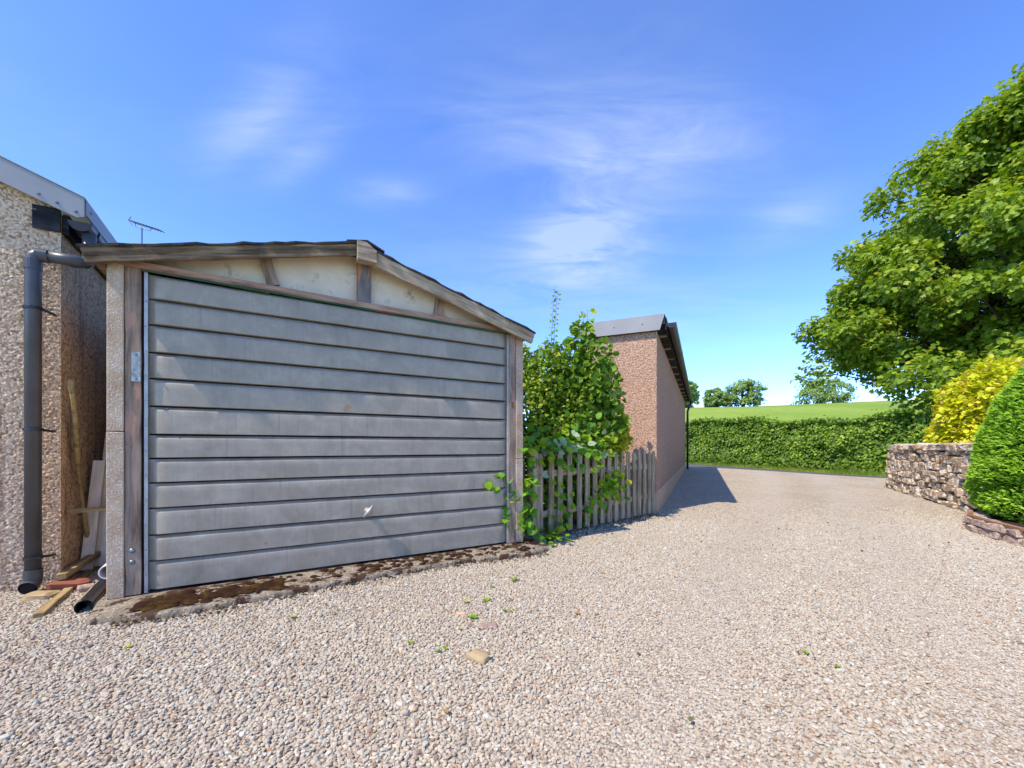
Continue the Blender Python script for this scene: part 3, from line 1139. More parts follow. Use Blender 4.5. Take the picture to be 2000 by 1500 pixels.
def make_outbuilding():
    g = tag(empty('roughcast_outbuilding', LB_O, GR), 'brown roughcast outbuilding with grey metal verge and black downpipe', 'building')
    W = 3.4
    tp = math.tan(math.radians(20.8))
    def zr(x):
        return 2.78 + (.139 - x) * tp
    WX = .8
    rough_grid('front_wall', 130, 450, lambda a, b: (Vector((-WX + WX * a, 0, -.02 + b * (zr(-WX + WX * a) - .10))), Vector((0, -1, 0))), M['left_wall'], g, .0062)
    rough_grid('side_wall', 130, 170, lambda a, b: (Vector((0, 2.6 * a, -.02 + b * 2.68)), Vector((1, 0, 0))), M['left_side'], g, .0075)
    b = MB()
    b.prism_xz([(-W, -.02), (-WX + .003, -.02), (-WX + .003, zr(-WX) - .12), (-W / 2, zr(-W / 2) - .12), (-W, zr(-W / 2) - .12 - (W / 2) * tp)], 0.0, .2)
    b.build('front_wall', M['left_wall'], g)
    MB().box(-.012, .0, 2.598, 5.2, -.02, 2.64).build('side_wall', M['left_side'], g)
    MB().box(-W, -.02, 5.0, 5.2, -.02, 2.64).build('back_wall', M['left_side'], g)
    # roof sheets, verge trim, eave trim
    def rs(poly):
        return poly
    ap = -W / 2
    MB().prism_xz([(.125, zr(.125) - .045), (.125, zr(.125) - .012), (ap, zr(ap) - .012), (ap, zr(ap) - .045)][::-1], -.05, 5.3).build('roof', M['trim_metal'], g)
    MB().prism_xz([(ap - .003, zr(ap) - .045), (ap - .003, zr(ap) - .012), (-W - .13, zr(.125) - .012), (-W - .13, zr(.125) - .045)][::-1], -.05, 5.3).build('roof', M['trim_metal'], g)
    v = MB()
    v.prism_xz([(.139, zr(.139) - .135), (.139, zr(.139)), (ap, zr(ap)), (ap, zr(ap) - .165), (.10, zr(.10) - .165)][::-1], -.066, -.052)
    vt = v.build('verge_trim', M['trim_metal'], g, .003)
    v2 = MB()
    v2.prism_xz([(.145, zr(.145) + .001), (.139, zr(.139) + .008), (ap, zr(ap) + .008), (ap, zr(ap) + .001)][::-1], -.070, .08)
    v2.build('verge_cap', M['trim_metal'], g, .001)
    for x in (-.09, .0, .095):
        MB().tube([(x, -.066, zr(x) - .125), (x, -.074, zr(x) - .125)], [.011, .006], 10).build('screw', M['bolt'], vt)
    et = MB().box(.139, .147, -.048, 5.3, zr(.139) - .115, zr(.139) - .002).build('eave_trim', M['trim_metal'], g, .001)
    MB().tube([(.147, .03, zr(.139) - .06), (.155, .03, zr(.139) - .06)], [.011, .006], 10).build('screw', M['bolt'], et)
    MB().box(-.135, .004, -.024, -.0095, 2.52, zr(0) - .15).build('fascia_end', M['black_board'], g, .002)
    MB().box(.010, .040, .0, 5.2, 2.52, 2.66).build('fascia', M['black_board'], g)
    # half-round gutter
    n = 12
    V, F = [], []
    cx, cz, r = .118, 2.605, .062
    for y in (-.055, 5.2):
        for rr_ in (r, r - .006):
            for k in range(n + 1):
                a = math.pi + math.pi * k / n
                V.append((cx + rr_ * math.cos(a), y, cz + rr_ * math.sin(a)))
    m_ = n + 1
    for k in range(n):
        F.append((k, k + 1, 2 * m_ + k + 1, 2 * m_ + k))
        F.append((m_ + k + 1, m_ + k, 3 * m_ + k, 3 * m_ + k + 1))
        F.append((k + 1, k, m_ + k, m_ + k + 1))
    F.append((0, 2 * m_, 3 * m_, m_))
    F.append((n, m_ + n, 3 * m_ + n, 2 * m_ + n))
    gu = link('gutter', pymesh('gutter', V, F), M['gutter'], g)
    for y0, y1, rr_, nm in ((-.068, -.055, r + .004, 'end_cap'), (.08, .11, r + .008, 'gutter_union'), (.30, .34, r + .008, 'gutter_union')):
        poly = [(cx + rr_ * math.cos(math.pi + math.pi * k / n), cz + rr_ * math.sin(math.pi + math.pi * k / n)) for k in range(n + 1)]
        MB().prism_xz(poly, y0, y1).build(nm, M['gutter'], gu)
    # downpipe: outlet, swan neck, drop, shoe
    R = .041
    px, py = -.102, -.105
    pts = [(.150, -.01, 2.545), (.150, -.01, 2.40), (.150, -.02, 2.345), (.138, -.06, 2.315), (.11, -.10, 2.308), (px + .05, py, 2.306)]
    dp = MB().tube(pts, R * .95, 18).build('swan_neck', M['pipe'], g, 0, True)
    d = MB()
    d.tube([(px + .06, py, 2.306), (px + .025, py, 2.303), (px + .006, py, 2.290), (px, py, 2.262), (px, py, 2.22), (px, py, .13)], R, 20)
    d_o = d.build('downpipe', M['pipe'], g, 0, True)
    for z0, z1 in ((2.20, 2.27),):
        MB().tube([(px, py, z0), (px, py, z1)], R + .004, 20).build('pipe_collar', M['pipe'], d_o, .001)
    MB().tube([(px + .015, py, 2.305), (px + .075, py, 2.307)], R + .004, 20).build('pipe_collar', M['pipe'], d_o, .001)
    MB().tube([(px + .17, py + .012, 2.31), (px + .215, py + .025, 2.313)], R + .004, 20).build('pipe_collar', M['pipe'], d_o, .001)
    for z in (1.94, 1.115, .245):
        c = MB().tube([(px, py, z - .010), (px, py, z + .010)], R + .007, 20).build('pipe_clip', M['black_pipe'], d_o, .001)
        MB().tube([(px + R, py + .01, z), (px + R + .028, py + .06, z - .008), (px + R + .032, -.004, z - .010)], .009, 8).build('clip_arm', M['black_pipe'], d_o)
    MB().tube([(px, py, .165), (px, py, .10)], R + .006, 20).build('pipe_collar', M['pipe'], d_o, .001)
    sh = MB().tube([(px, py, .125), (px, py, .085), (px - .004, py - .02, .062), (px - .008, py - .055, .050)], [R + .003, R + .003, R + .004, R + .006], 20, cap=False).build('shoe', M['pipe'], d_o, 0, True)
    MB().tube([(px - .0075, py - .050, .0512), (px - .007, py - .040, .054)], R - .004, 20).build('bore_shade_plug', M['bore_shade'], sh)  # black plug in the shoe mouth, painting the shade of the bore
    return g


make_outbuilding()


# ------------------------------------------------------------------ pink pebbledashed building
PK_R = -math.atan2(.4174, .9087)


def make_pink():
    g = tag(empty('pebbledash_building', (2.16, 6.18, 0), PK_R), 'long pink pebbledash outbuilding with grey metal roof edge', 'building')
    W, LN = 1.15, 11.0
    MB().box(-W, 0, 0, LN, -.02, 2.73).build('wall', M['pink_wall'], g, .012)
    MB().box(.0, .016, .006, LN - .006, -.02, .34).build('plinth', M['plinth'], g, .006)
    MB().box(-W + .004, -.004, -.012, 0, -.02, .30).build('plinth', M['plinth'], g, .006)
    # roof sheet and trims
    MB().box(-W - .05, .115, -.05, LN + .12, 2.80, 2.88).build('roof', M['felt'], g)
    tr = MB()
    tr.prism_xz([(-W - .06, 2.715), (.045, 2.715), (.115, 2.94), (-W - .06, 2.94)], -.072, -.058)
    tr.prism_xz([(-W - .06, 2.9405), (.115, 2.9405), (.115, 2.9465), (-W - .06, 2.9465)], -.073, .16)
    t = tr.build('roof_edge_trim', M['pink_trim'], g, .002)
    for x in (-.62, -.20):
        MB().tube([(x, -.072, 2.83), (x, -.079, 2.83)], [.012, .007], 10).build('screw', M['bolt'], t)
    MB().box(.0, .11, .0, LN + .1, 2.745, 2.798).build('soffit', M['black_board'], g)
    MB().box(.116, .135, -.03, LN + .1, 2.72, 2.90).build('fascia', M['black_board'], g)
    for k in range(12):
        y = .35 + k * .93
        MB().box(.0005, .112, y, y + .012, 2.705, 2.743).build('rafter_foot', M['barge_light'], g)
    n = 10
    cx, cz, r = .205, 2.80, .068
    V, F = [], []
    for y in (-.06, LN + .12):
        for rr_ in (r, r - .006):
            for k in range(n + 1):
                a = math.pi + math.pi * k / n
                V.append((cx + rr_ * math.cos(a), y, cz + rr_ * math.sin(a)))
    m_ = n + 1
    for k in range(n):
        F.append((k, k + 1, 2 * m_ + k + 1, 2 * m_ + k))
        F.append((m_ + k + 1, m_ + k, 3 * m_ + k, 3 * m_ + k + 1))
        F.append((k + 1, k, m_ + k, m_ + k + 1))
    gu = link('gutter', pymesh('gutter', V, F), M['gutter'], g)
    poly = [(cx + (r + .004) * math.cos(math.pi + math.pi * k / n), cz + (r + .004) * math.sin(math.pi + math.pi * k / n)) for k in range(n + 1)]
    MB().prism_xz(poly, -.075, -.06).build('end_cap', M['gutter'], gu)
    for y in (2.0, 4.2, 6.3, 8.4):
        MB().prism_xz([(x, z) for x, z in poly], y, y + .05).build('gutter_union', M['gutter'], gu)
    dp = MB().tube([(.205, LN - .1, 2.74), (.205, LN - .1, 2.62), (.12, LN - .1, 2.45), (.09, LN - .1, 2.35), (.09, LN - .1, .10)], .04, 12).build('downpipe', M['black_pipe'], g, 0, True)
    for z in (.7, 1.9):
        MB().box(.004, .14, LN - .125, LN - .075, z, z + .03).build('pipe_clip', M['black_pipe'], dp)
    return g


make_pink()


# ------------------------------------------------------------------ house behind the garage, with a television aerial
def make_house():
    h = tag(empty('rendered_house', (-13.25, 17.75, 0)), 'cream rendered house with slate roof standing behind the garage', 'house')
    w, d = 3.75, 3.25
    MB().box(-w, w, -d, d, -.1, 5.2).build('wall', M['house_wall'], h)
    b = MB()
    ps = [(-d - .3, 5.12), (d + .3, 5.12), (0, 7.55)]
    V = [(-w - .2, y, z) for y, z in ps] + [(w + .2, y, z) for y, z in ps]
    rf = link('roof', pymesh('roof', V, [(0, 2, 1), (3, 4, 5), (0, 3, 5, 2), (1, 2, 5, 4), (0, 1, 4, 3)]), M['slate'], h)
    MB().box(-2.6, -1.85, -.35, .35, 7.2, 8.5).build('chimney', M['house_wall'], rf, .01)
    for x in (-2.2, 1.6):
        for z in (.9, 3.2):
            wn = MB().box(x - .55, x + .55, -d - .03, -d + .01, z, z + 1.2).build('window', M['white_frame'], h)
            for q in (-.27, .27):
                MB().box(x + q - .22, x + q + .22, -d - .038, -d - .029, z + .07, z + 1.13).build('pane', M['glass'], wn)
    a = tag(empty('television_aerial', (-15.48, 17.35, 7.6)), 'thin television aerial on a mast above the garage roof line', 'aerial')
    MB().tube([(0, 0, 0), (0, 0, 2.55)], .022, 8).build('mast', M['aerial'], a)
    MB().box(-.10, .10, .0, .05, .25, .31).build('bracket', M['aerial'], a)
    p0, p1 = Vector((-.58, 0, 2.86)), Vector((.80, 0, 2.42))
    MB().tube([p0, p1], .014, 6).build('boom', M['aerial'], a)
    MB().tube([(-.28, 0, 2.75), (-.25, 0, 2.58), (0, 0, 2.50), (.35, 0, 2.42), (.40, 0, 2.54)], .012, 6).build('cradle', M['aerial'], a)
    for k in range(11):
        f = .12 + .088 * k
        c = p0.lerp(p1, f)
        MB().tube([c + Vector((-.01, -.16, 0)), c + Vector((.01, .16, 0))], .015, 6).build('director', M['aerial'], a)
    for sgn in (1, -1):
        c = p0 + Vector((.02, 0, 0))
        MB().tube([c, c + Vector((.10 if sgn > 0 else .17, 0, .15 if sgn > 0 else -.20))], .013, 6).build('reflector', M['aerial'], a)


make_house()


# ------------------------------------------------------------------ picket fence
def make_fence():
    A = Vector((.235, 4.40, 0))
    B = Vector((2.09, 6.11, 0))
    dv = (B - A)
    L = dv.length
    ang = math.atan2(dv.y, dv.x)
    f = tag(empty('picket_fence', A, ang), 'short weathered wooden picket fence between the garage and the pink building', 'fence')
    for z in (.26, .70):
        plank('rail', (.0, .035, z), (L, .035, z + .01), .065, .035, (0, -1, 0), M['picket'], f, .003, 10)
    pxs = [1043, 1056, 1077, 1095, 1114, 1132, 1148, 1163, 1177, 1191, 1204.5, 1217, 1228, 1240, 1249.6, 1260, 1269, 1277.6]
    dn = dv.normalized()
    rr = random.Random(9)
    for i, px in enumerate(pxs):
        k = (px - 1000) / 810
        s = (k * A.y - A.x) / (dn.x - k * dn.y)
        s = min(s, L - .01)
        wd = .080 if i else .095
        h = rr.uniform(.925, .965)
        if i == 0:
            h = .955
        lean = rr.uniform(-.012, .012)
        yo = rr.uniform(-.003, .003) + (.004 if i == 0 else 0)
        th = .020 if i else .05
        y0 = .0165 - th - .0005 + yo
        # a picket with a pointed top
        hw = wd / 2
        z0 = .015 + rr.uniform(-.01, .02)
        poly = [(s - hw, z0), (s + hw, z0), (s + hw + lean, h - .045), (s + hw * .25 + lean, h), (s - hw * .25 + lean, h), (s - hw + lean, h - .05)]
        m = MB()
        # built lying along local X so that the grain runs up the picket
        V = [(z, -(x - s), y) for y in (0, th) for x, z in poly]
        n = len(poly)
        F = [tuple(range(n)), tuple(reversed(range(n, 2 * n)))] + [((j + 1) % n, j, n + j, n + (j + 1) % n) for j in range(n)]
        me = pymesh('picket', V, F)
        bm = bmesh.new()
        bm.from_mesh(me)
        bmesh.ops.recalc_face_normals(bm, faces=bm.faces)
        bm.to_mesh(me)
        bm.free()
        o = link('picket', me, M['picket'], f)
        # local X -> up, local Y -> -along, local Z -> back
        o.matrix_basis = Matrix(((0, -1, 0, s), (0, 0, 1, y0), (1, 0, 0, 0), (0, 0, 0, 1)))
        md = o.modifiers.new('bevel', 'BEVEL')
        md.width = .003
        md.limit_method = 'ANGLE'
    # posts that carry the rails
    for s in (.06, L - .05):
        plank('fence_post', (s, .09, -.02), (s, .09, .90), .07, .07, (0, -1, 0), M['picket'], f, .003, 6)
    return f


make_fence()

# ------------------------------------------------------------------ odds and ends in the gap
def thing_plank(name, label, cat, p0, p1, w, d, up, mat, group=None):
    o = plank(name, p0, p1, w, d, up, mat, None, .002, 8)
    return tag(o, label, cat, group)


def make_clutter():
    up = (0, 0, 1)
    a, b = gw(-.49, .06, .02), gw(-.585, 1.76, .02)
    thing_plank('batten', 'long yellowed timber batten lying on gravel, pointing out of the gap', 'plank', a, b, .045, .030, up, M['old_plank'])
    a, b = gw(-.565, .62, .105), gw(-.50, 1.80, .16)
    thing_plank('batten', 'darker timber batten resting on the red brick beside the roughcast wall', 'plank', a, b, .05, .04, up, M['old_plank'])
    a, b = gw(-.345, .18, .02), gw(-.42, 1.20, .02)
    thing_plank('batten', 'short pale timber offcut under the pipes beside the garage post', 'plank', a, b, .04, .03, up, M['barge_light'])
    fr = tuple(-GN + Vector((0, 0, .12)))
    thing_plank('painted_board', 'narrow dirty white board leaning in the gap, outermost', 'board', gw(-.570, 1.10, .03), gw(-.530, 1.25, .885), .075, .020, fr, M['white_board'])
    thing_plank('painted_board', 'wide white panel leaning behind the narrow board against the garage side', 'board', gw(-.490, 1.19, .03), gw(-.440, 1.36, 1.22), .14, .018, fr, M['white_board'])
    thing_plank('wedged_stub', 'short horizontal timber stub wedged across the gap by the roughcast corner', 'plank', gw(-.608, .86, .525), gw(-.182, .88, .535), .03, .03, up, M['old_plank'])
    st = MB()
    p0, p1 = gw(-.585, 1.25, .0), gw(-.555, .735, 1.47)
    pts = [p0.lerp(p1, f) + Vector((.005 * math.sin(f * 9), .004 * math.cos(f * 7), 0)) for f in np.linspace(0, 1, 12)]
    st.tube(pts, [.015 + .003 * math.sin(i) for i in range(11)] + [.020], 8)
    tag(st.build('stick', M['stick'], None, 0, True), 'thin bare stick leaning against the roughcast wall corner', 'stick')
    e = tag(empty('black_drain_pipe', gw(-.290, .02, 0)), 'loose black plastic pipe end lying on gravel by the garage post', 'pipe')
    e_m = e
    d = gw(-.345, .97, 0) - gw(-.290, .02, 0)
    hollow_pipe('pipe', (0, 0, .043), (d.x, d.y, .05), .042, .037, M['black_pipe'], e)
    hollow_pipe('socket', tuple(-d.normalized() * .002 + Vector((0, 0, .0435))), tuple(d.normalized() * .05 + Vector((0, 0, .0435))), .0435, .0422, M['black_pipe'], e)
    e = tag(empty('white_drain_pipe', gw(-.285, .44, 0)), 'pale grey plastic pipe lying on top of the black pipe in the gap', 'pipe')
    d = gw(-.33, 1.5, 0) - gw(-.285, .44, 0)
    hollow_pipe('pipe', (0, 0, .142), (d.x, d.y, .15), .050, .042, M['white_pipe'], e)
    for (nm, s, t, sz, rz, mt, lab) in (('broken_brick', -.53, .66, (.10, .07, .05), .5, 'brick', 'broken red brick at the foot of the roughcast corner'),
                                        ('stone_lump', -.62, .50, (.075, .05, .032), .2, 'sandstone', 'yellow stone lump beside the downpipe shoe'),
                                        ('stone_lump', -.42, .55, (.05, .04, .03), .9, 'bedstone', 'small pinkish stone lump between the timber battens')):
        o = link(nm, stone_mesh(int(s * -100)), M[mt])
        p = gw(s, t, sz[2] * .48)
        o.location = p
        o.scale = (sz[0], sz[1], sz[2])
        o.rotation_euler = (0, .05, rz)
        tag(o, lab, 'brick' if nm == 'broken_brick' else 'stone')
    # stones lying in the gravel
    for (x, y, sx, sy, sz, rz, mt, lab) in ((-.155, 1.93, .052, .030, .022, -.6, 'sandstone', 'smooth olive brown cobble half sunk in the open gravel'),
                                            (-.13, 2.28, .045, .03, .010, .3, 'bedstone', 'flat pinkish stone embedded in gravel behind the olive cobble'),
                                            (-.30, 2.45, .026, .015, .008, .1, 'plinth', 'flat pale stone embedded in gravel near the yellow leaf')):
        o = link('cobble', stone_mesh(3, True), M[mt])
        o.location = (x, y, .008 + sz * .4)
        o.scale = (sx, sy, sz)
        o.rotation_euler = (0, 0, rz)
        tag(o, lab, 'stone')


def stone_mesh(seed, smooth=False):
    rr = random.Random(seed)
    bm = bmesh.new()
    bmesh.ops.create_cube(bm, size=2.0)
    bmesh.ops.bevel(bm, geom=list(bm.edges), offset=.42 if smooth else .30, segments=2 if smooth else 1, profile=.6, affect='EDGES')
    for v in bm.verts:
        v.co += Vector((rr.uniform(-.13, .13), rr.uniform(-.13, .13), rr.uniform(-.13, .13)))
    bmesh.ops.triangulate(bm, faces=bm.faces)
    me = bpy.data.meshes.new('stone')
    bm.to_mesh(me)
    bm.free()
    if smooth:
        me.polygons.foreach_set('use_smooth', [True] * len(me.polygons))
    return me


make_clutter()


# ------------------------------------------------------------------ dry stone wall
def make_stone_wall():
    p0 = Vector((6.50, 5.62, 0))
    p1 = Vector((9.02, 10.02, 0))
    d = p1 - p0
    L = d.length
    ang = math.atan2(d.y, d.x)
    w = tag(empty('rubble_wall', p0, ang), 'low lichened rubble stone wall with flat coping beside the drive', 'wall')
    # local x along the wall, local +y is the side of the drive
    meshes = [stone_mesh(100 + i) for i in range(14)]
    for me in meshes:
        me.materials.append(M['stone'])
    rr = random.Random(21)
    MB().prism_xz([(.02, -.02), (L - .10, -.02), (L - .16, .94), (.02, .94)], -.40, -.085).build('core', M['soil'], w)
    z = .0
    rows = []
    while z < .90:
        h = rr.uniform(.07, .165)
        if z + h > .90:
            h = .925 - z
        rows.append((z, h))
        z += h
    for (z, h) in rows:
        x = rr.uniform(-.05, .05)
        end = L - .01 - .09 * z
        while x < end:
            ln = rr.uniform(.12, .36) * (1 if h > .10 else 1.15)
            if x + ln > end - .06:
                ln = end - x
            hh = h * rr.uniform(.80, 1.25)
            o = link('stone', rr.choice(meshes), None, w)
            dep = .13
            y = -.115 - .07 * z + rr.uniform(-.022, .028)
            o.location = (x + ln / 2, y, z + h / 2 + rr.uniform(-.018, .018))
            o.scale = (ln / 2 * 1.03, dep, hh / 2 * 1.05)
            o.rotation_euler = (rr.uniform(-.2, .2), rr.uniform(-.14, .14), rr.uniform(-.16, .16))
            x += ln * rr.uniform(.94, 1.02)
    x = .0
    while x < L - .12:
        ln = rr.uniform(.28, .50)
        if x + ln > L - .25:
            ln = L - .10 - x
        o = link('coping_stone', rr.choice(meshes), None, w)
        o.location = (x + ln / 2, -.26, .985 + rr.uniform(-.012, .010))
        o.scale = (ln / 2 * 1.02, .24, .068)
        o.rotation_euler = (rr.uniform(-.04, .04), rr.uniform(-.03, .03), rr.uniform(-.04, .04))
        x += ln
    return w


make_stone_wall()


# ------------------------------------------------------------------ raised bed
def make_bed():
    pts = [Vector((6.55, 5.55, 0)), Vector((5.95, 5.38, 0)), Vector((5.44, 4.93, 0)), Vector((5.24, 4.55, 0)), Vector((5.06, 4.10, 0)), Vector((4.94, 3.60, 0)), Vector((4.90, 3.0, 0)), Vector((5.0, 2.4, 0))]
    b = tag(empty('raised_bed', pts[3]), 'low raised bed of pinkish stones with brown timber rim under the conifer', 'planter')
    o0 = pts[3]
    P = [p - o0 for p in pts]
    rr = random.Random(4)
    meshes = [stone_mesh(300 + i) for i in range(8)]
    for me in meshes:
        me.materials.append(M['bedstone'])
    for i in range(len(P) - 1):
        a, c = P[i], P[i + 1]
        d = c - a
        L = d.length
        ang = math.atan2(d.y, d.x)
        for row, (z, h) in enumerate(((.0, .085), (.085, .08))):
            x = 0
            while x < L - .03:
                ln = min(rr.uniform(.14, .30), L - x)
                if L - x - ln < .07:
                    ln = L - x
                q = a + d.normalized() * (x + ln / 2)
                o = link('stone', rr.choice(meshes), None, b)
                inn = Vector((-d.y, d.x, 0)).normalized()
                q = q + inn * (.06 + rr.uniform(-.02, .02) + .01 * row)
                o.location = (q.x, q.y, z + h / 2)
                o.scale = (ln / 2 * 1.04, .10, h / 2 * 1.10)
                o.rotation_euler = (rr.uniform(-.08, .08), rr.uniform(-.06, .06), ang + rr.uniform(-.08, .08))
                x += ln
        plank('rim', a + Vector((0, 0, .178)), c + Vector((0, 0, .178)), .05, .030, (0, 0, 1), M['rust_rim'], b, .002, 4)
    poly = [(p.x + .06, p.y, .150) for p in P] + [(8.2 - o0.x, 2.4 - o0.y, .150), (8.2 - o0.x, 5.2 - o0.y, .150)]
    me = pymesh('soil', poly, [tuple(range(len(poly)))])
    bm = bmesh.new()
    bm.from_mesh(me)
    if list(bm.faces)[0].normal.z < 0:
        bmesh.ops.reverse_faces(bm, faces=bm.faces)
    bm.to_mesh(me)
    bm.free()
    link('soil', me, M['soil'], b)


make_bed()


# ------------------------------------------------------------------ gravel: instanced stones
def make_pebbles():
    sp = .0136
    ys = np.arange(.8, 7.6, sp)
    allp = []
    for y in ys:
        w = 1.38 * y + .7
        xs = np.arange(-min(w, 4.6), min(w, 9), sp)
        allp.append(np.stack([xs, np.full(len(xs), y)], -1))
    P = np.concatenate(allp)
    P += RNG.uniform(-.55, .55, P.shape) * sp
    x, y = P[:, 0], P[:, 1]
    rel = P - np.array([G_O.x, G_O.y])
    s = rel @ np.array([GU.x, GU.y])
    t = rel @ np.array([GN.x, GN.y])
    fr = np.interp(s, [-.30, -.2, .09, .59, 1.22, 2.05, 2.7, 2.95], [-.15, -.24, -.335, -.315, -.236, -.20, -.29, -.22])
    keep = ~((s > -.205) & (s < 2.93) & (t > fr + .012))
    keep &= ~((s < -.615) & (t > .79))
    keep &= t < 2.2
    # behind the fence
    fa, fb = np.array([.235, 4.40]), np.array([2.09, 6.11])
    fd = (fb - fa) / np.linalg.norm(fb - fa)
    q = (P - fa)
    perp = q @ np.array([-fd[1], fd[0]])
    keep &= ~((perp > .10) & (s > 2.7) & (x < 2.3))
    # pink building
    pr = P - np.array([2.16, 6.18])
    lx = pr @ np.array([.9087, -.4174])
    ly = pr @ np.array([.4174, .9087])
    keep &= ~((lx < .02) & (ly > 0))
    # wall and bed
    keep &= ~((x > 5.3) & (y < 4.95) & (x > 5.24 + (y - 4.55) * .42))
    wl = (P - np.array([6.5, 5.62])) @ np.array([-.868, .497])
    keep &= ~((wl < 0.0) & (y > 4.9) & (x > 5.6))
    # thin out with distance, the sheet below carries on
    keep &= RNG.random(len(P)) < 1 - S((y - 4.8) / 2.8)
    P = P[keep]
    n = len(P)
    big = np.array([mnoise.noise((float(a) * .8, float(b) * .8, 1.7)) for a, b in P[::12]])
    big = np.repeat(big, 12)[:n]
    r = RNG.uniform(.0050, .0084, n) * (1 + .20 * big) * np.where(RNG.random(n) < .06, 1.35, 1)
    tk, md_ = track_mask(P[:, 0], P[:, 1])
    r = r * (1 - .42 * tk * np.clip(.75 + .6 * big, .2, 1)) * np.where(RNG.random(n) < .025, 1.5, 1)
    sc = np.stack([r * RNG.uniform(.9, 1.45, n), r * RNG.uniform(.75, 1.1, n), r * RNG.uniform(.55, .85, n)], -1)
    rot = np.stack([RNG.normal(0, .35, n), RNG.normal(0, .35, n), RNG.uniform(0, 6.283, n)], -1)
    z = drive_z(P[:, 0], P[:, 1]) + .004 + r * RNG.uniform(.0, .75, n)
    me = bpy.data.meshes.new('gravel')
    me.vertices.add(n)
    me.vertices.foreach_set('co', np.stack([P[:, 0], P[:, 1], z], -1).astype(np.float32).ravel())
    a = me.attributes.new('scl', 'FLOAT_VECTOR', 'POINT')
    a.data.foreach_set('vector', sc.astype(np.float32).ravel())
    a = me.attributes.new('rot', 'FLOAT_VECTOR', 'POINT')
    a.data.foreach_set('vector', rot.astype(np.float32).ravel())
    a = me.attributes.new('idx', 'INT', 'POINT')
    a.data.foreach_set('value', RNG.integers(0, 7, n).astype(np.int32))
    o = link('gravel', me, M['pebble'])
    o['kind'] = 'stuff'
    ng = bpy.data.node_groups.new('gravel_stones', 'GeometryNodeTree')
    ng.interface.new_socket('Geometry', in_out='INPUT', socket_type='NodeSocketGeometry')
    ng.interface.new_socket('Geometry', in_out='OUTPUT', socket_type='NodeSocketGeometry')
    N = ng.nodes.new
    K = ng.links.new
    gi, go = N('NodeGroupInput'), N('NodeGroupOutput')
    join = N('GeometryNodeJoinGeometry')
    for i in range(7):
        ico = N('GeometryNodeMeshIcoSphere')
        ico.inputs['Radius'].default_value = 1.0
        ico.inputs['Subdivisions'].default_value = 2
        spn = N('GeometryNodeSetPosition')
        pos = N('GeometryNodeInputPosition')
        add = N('ShaderNodeVectorMath')
        add.operation = 'ADD'
        add.inputs[1].default_value = (i * 11.3, i * 5.7, i * 3.1)
        K(pos.outputs[0], add.inputs[0])
        nz = N('ShaderNodeTexNoise')
        nz.inputs['Scale'].default_value = .95
        nz.inputs['Detail'].default_value = 1.5
        K(add.outputs[0], nz.inputs['Vector'])
        sub = N('ShaderNodeVectorMath')
        sub.operation = 'SUBTRACT'
        sub.inputs[1].default_value = (.5, .5, .5)
        K(nz.outputs['Color'], sub.inputs[0])
        scn = N('ShaderNodeVectorMath')
        scn.operation = 'SCALE'
        scn.inputs['Scale'].default_value = 1.5
        K(sub.outputs[0], scn.inputs[0])
        K(ico.outputs['Mesh'], spn.inputs['Geometry'])
        K(scn.outputs[0], spn.inputs['Offset'])
        smt = N('GeometryNodeSetMaterial')
        smt.inputs['Material'].default_value = M['pebble']
        K(spn.outputs[0], smt.inputs['Geometry'])
        g2i = N('GeometryNodeGeometryToInstance')
        K(smt.outputs[0], g2i.inputs[0])
        K(g2i.outputs[0], join.inputs[0])
    iop = N('GeometryNodeInstanceOnPoints')
    iop.inputs['Pick Instance'].default_value = True

    def attr(nm, dt):
        x = N('GeometryNodeInputNamedAttribute')
        x.data_type = dt
        x.inputs['Name'].default_value = nm
        return [s_ for s_ in x.outputs if s_.enabled and s_.name == 'Attribute'][0]
    K(gi.outputs[0], iop.inputs['Points'])
    K(join.outputs[0], iop.inputs['Instance'])
    K(attr('idx', 'INT'), iop.inputs['Instance Index'])
    K(attr('rot', 'FLOAT_VECTOR'), iop.inputs['Rotation'])
    K(attr('scl', 'FLOAT_VECTOR'), iop.inputs['Scale'])
    K(iop.outputs[0], go.inputs[0])
    md = o.modifiers.new('stones', 'NODES')
    md.node_group = ng
    print('pebbles', n)


make_pebbles()


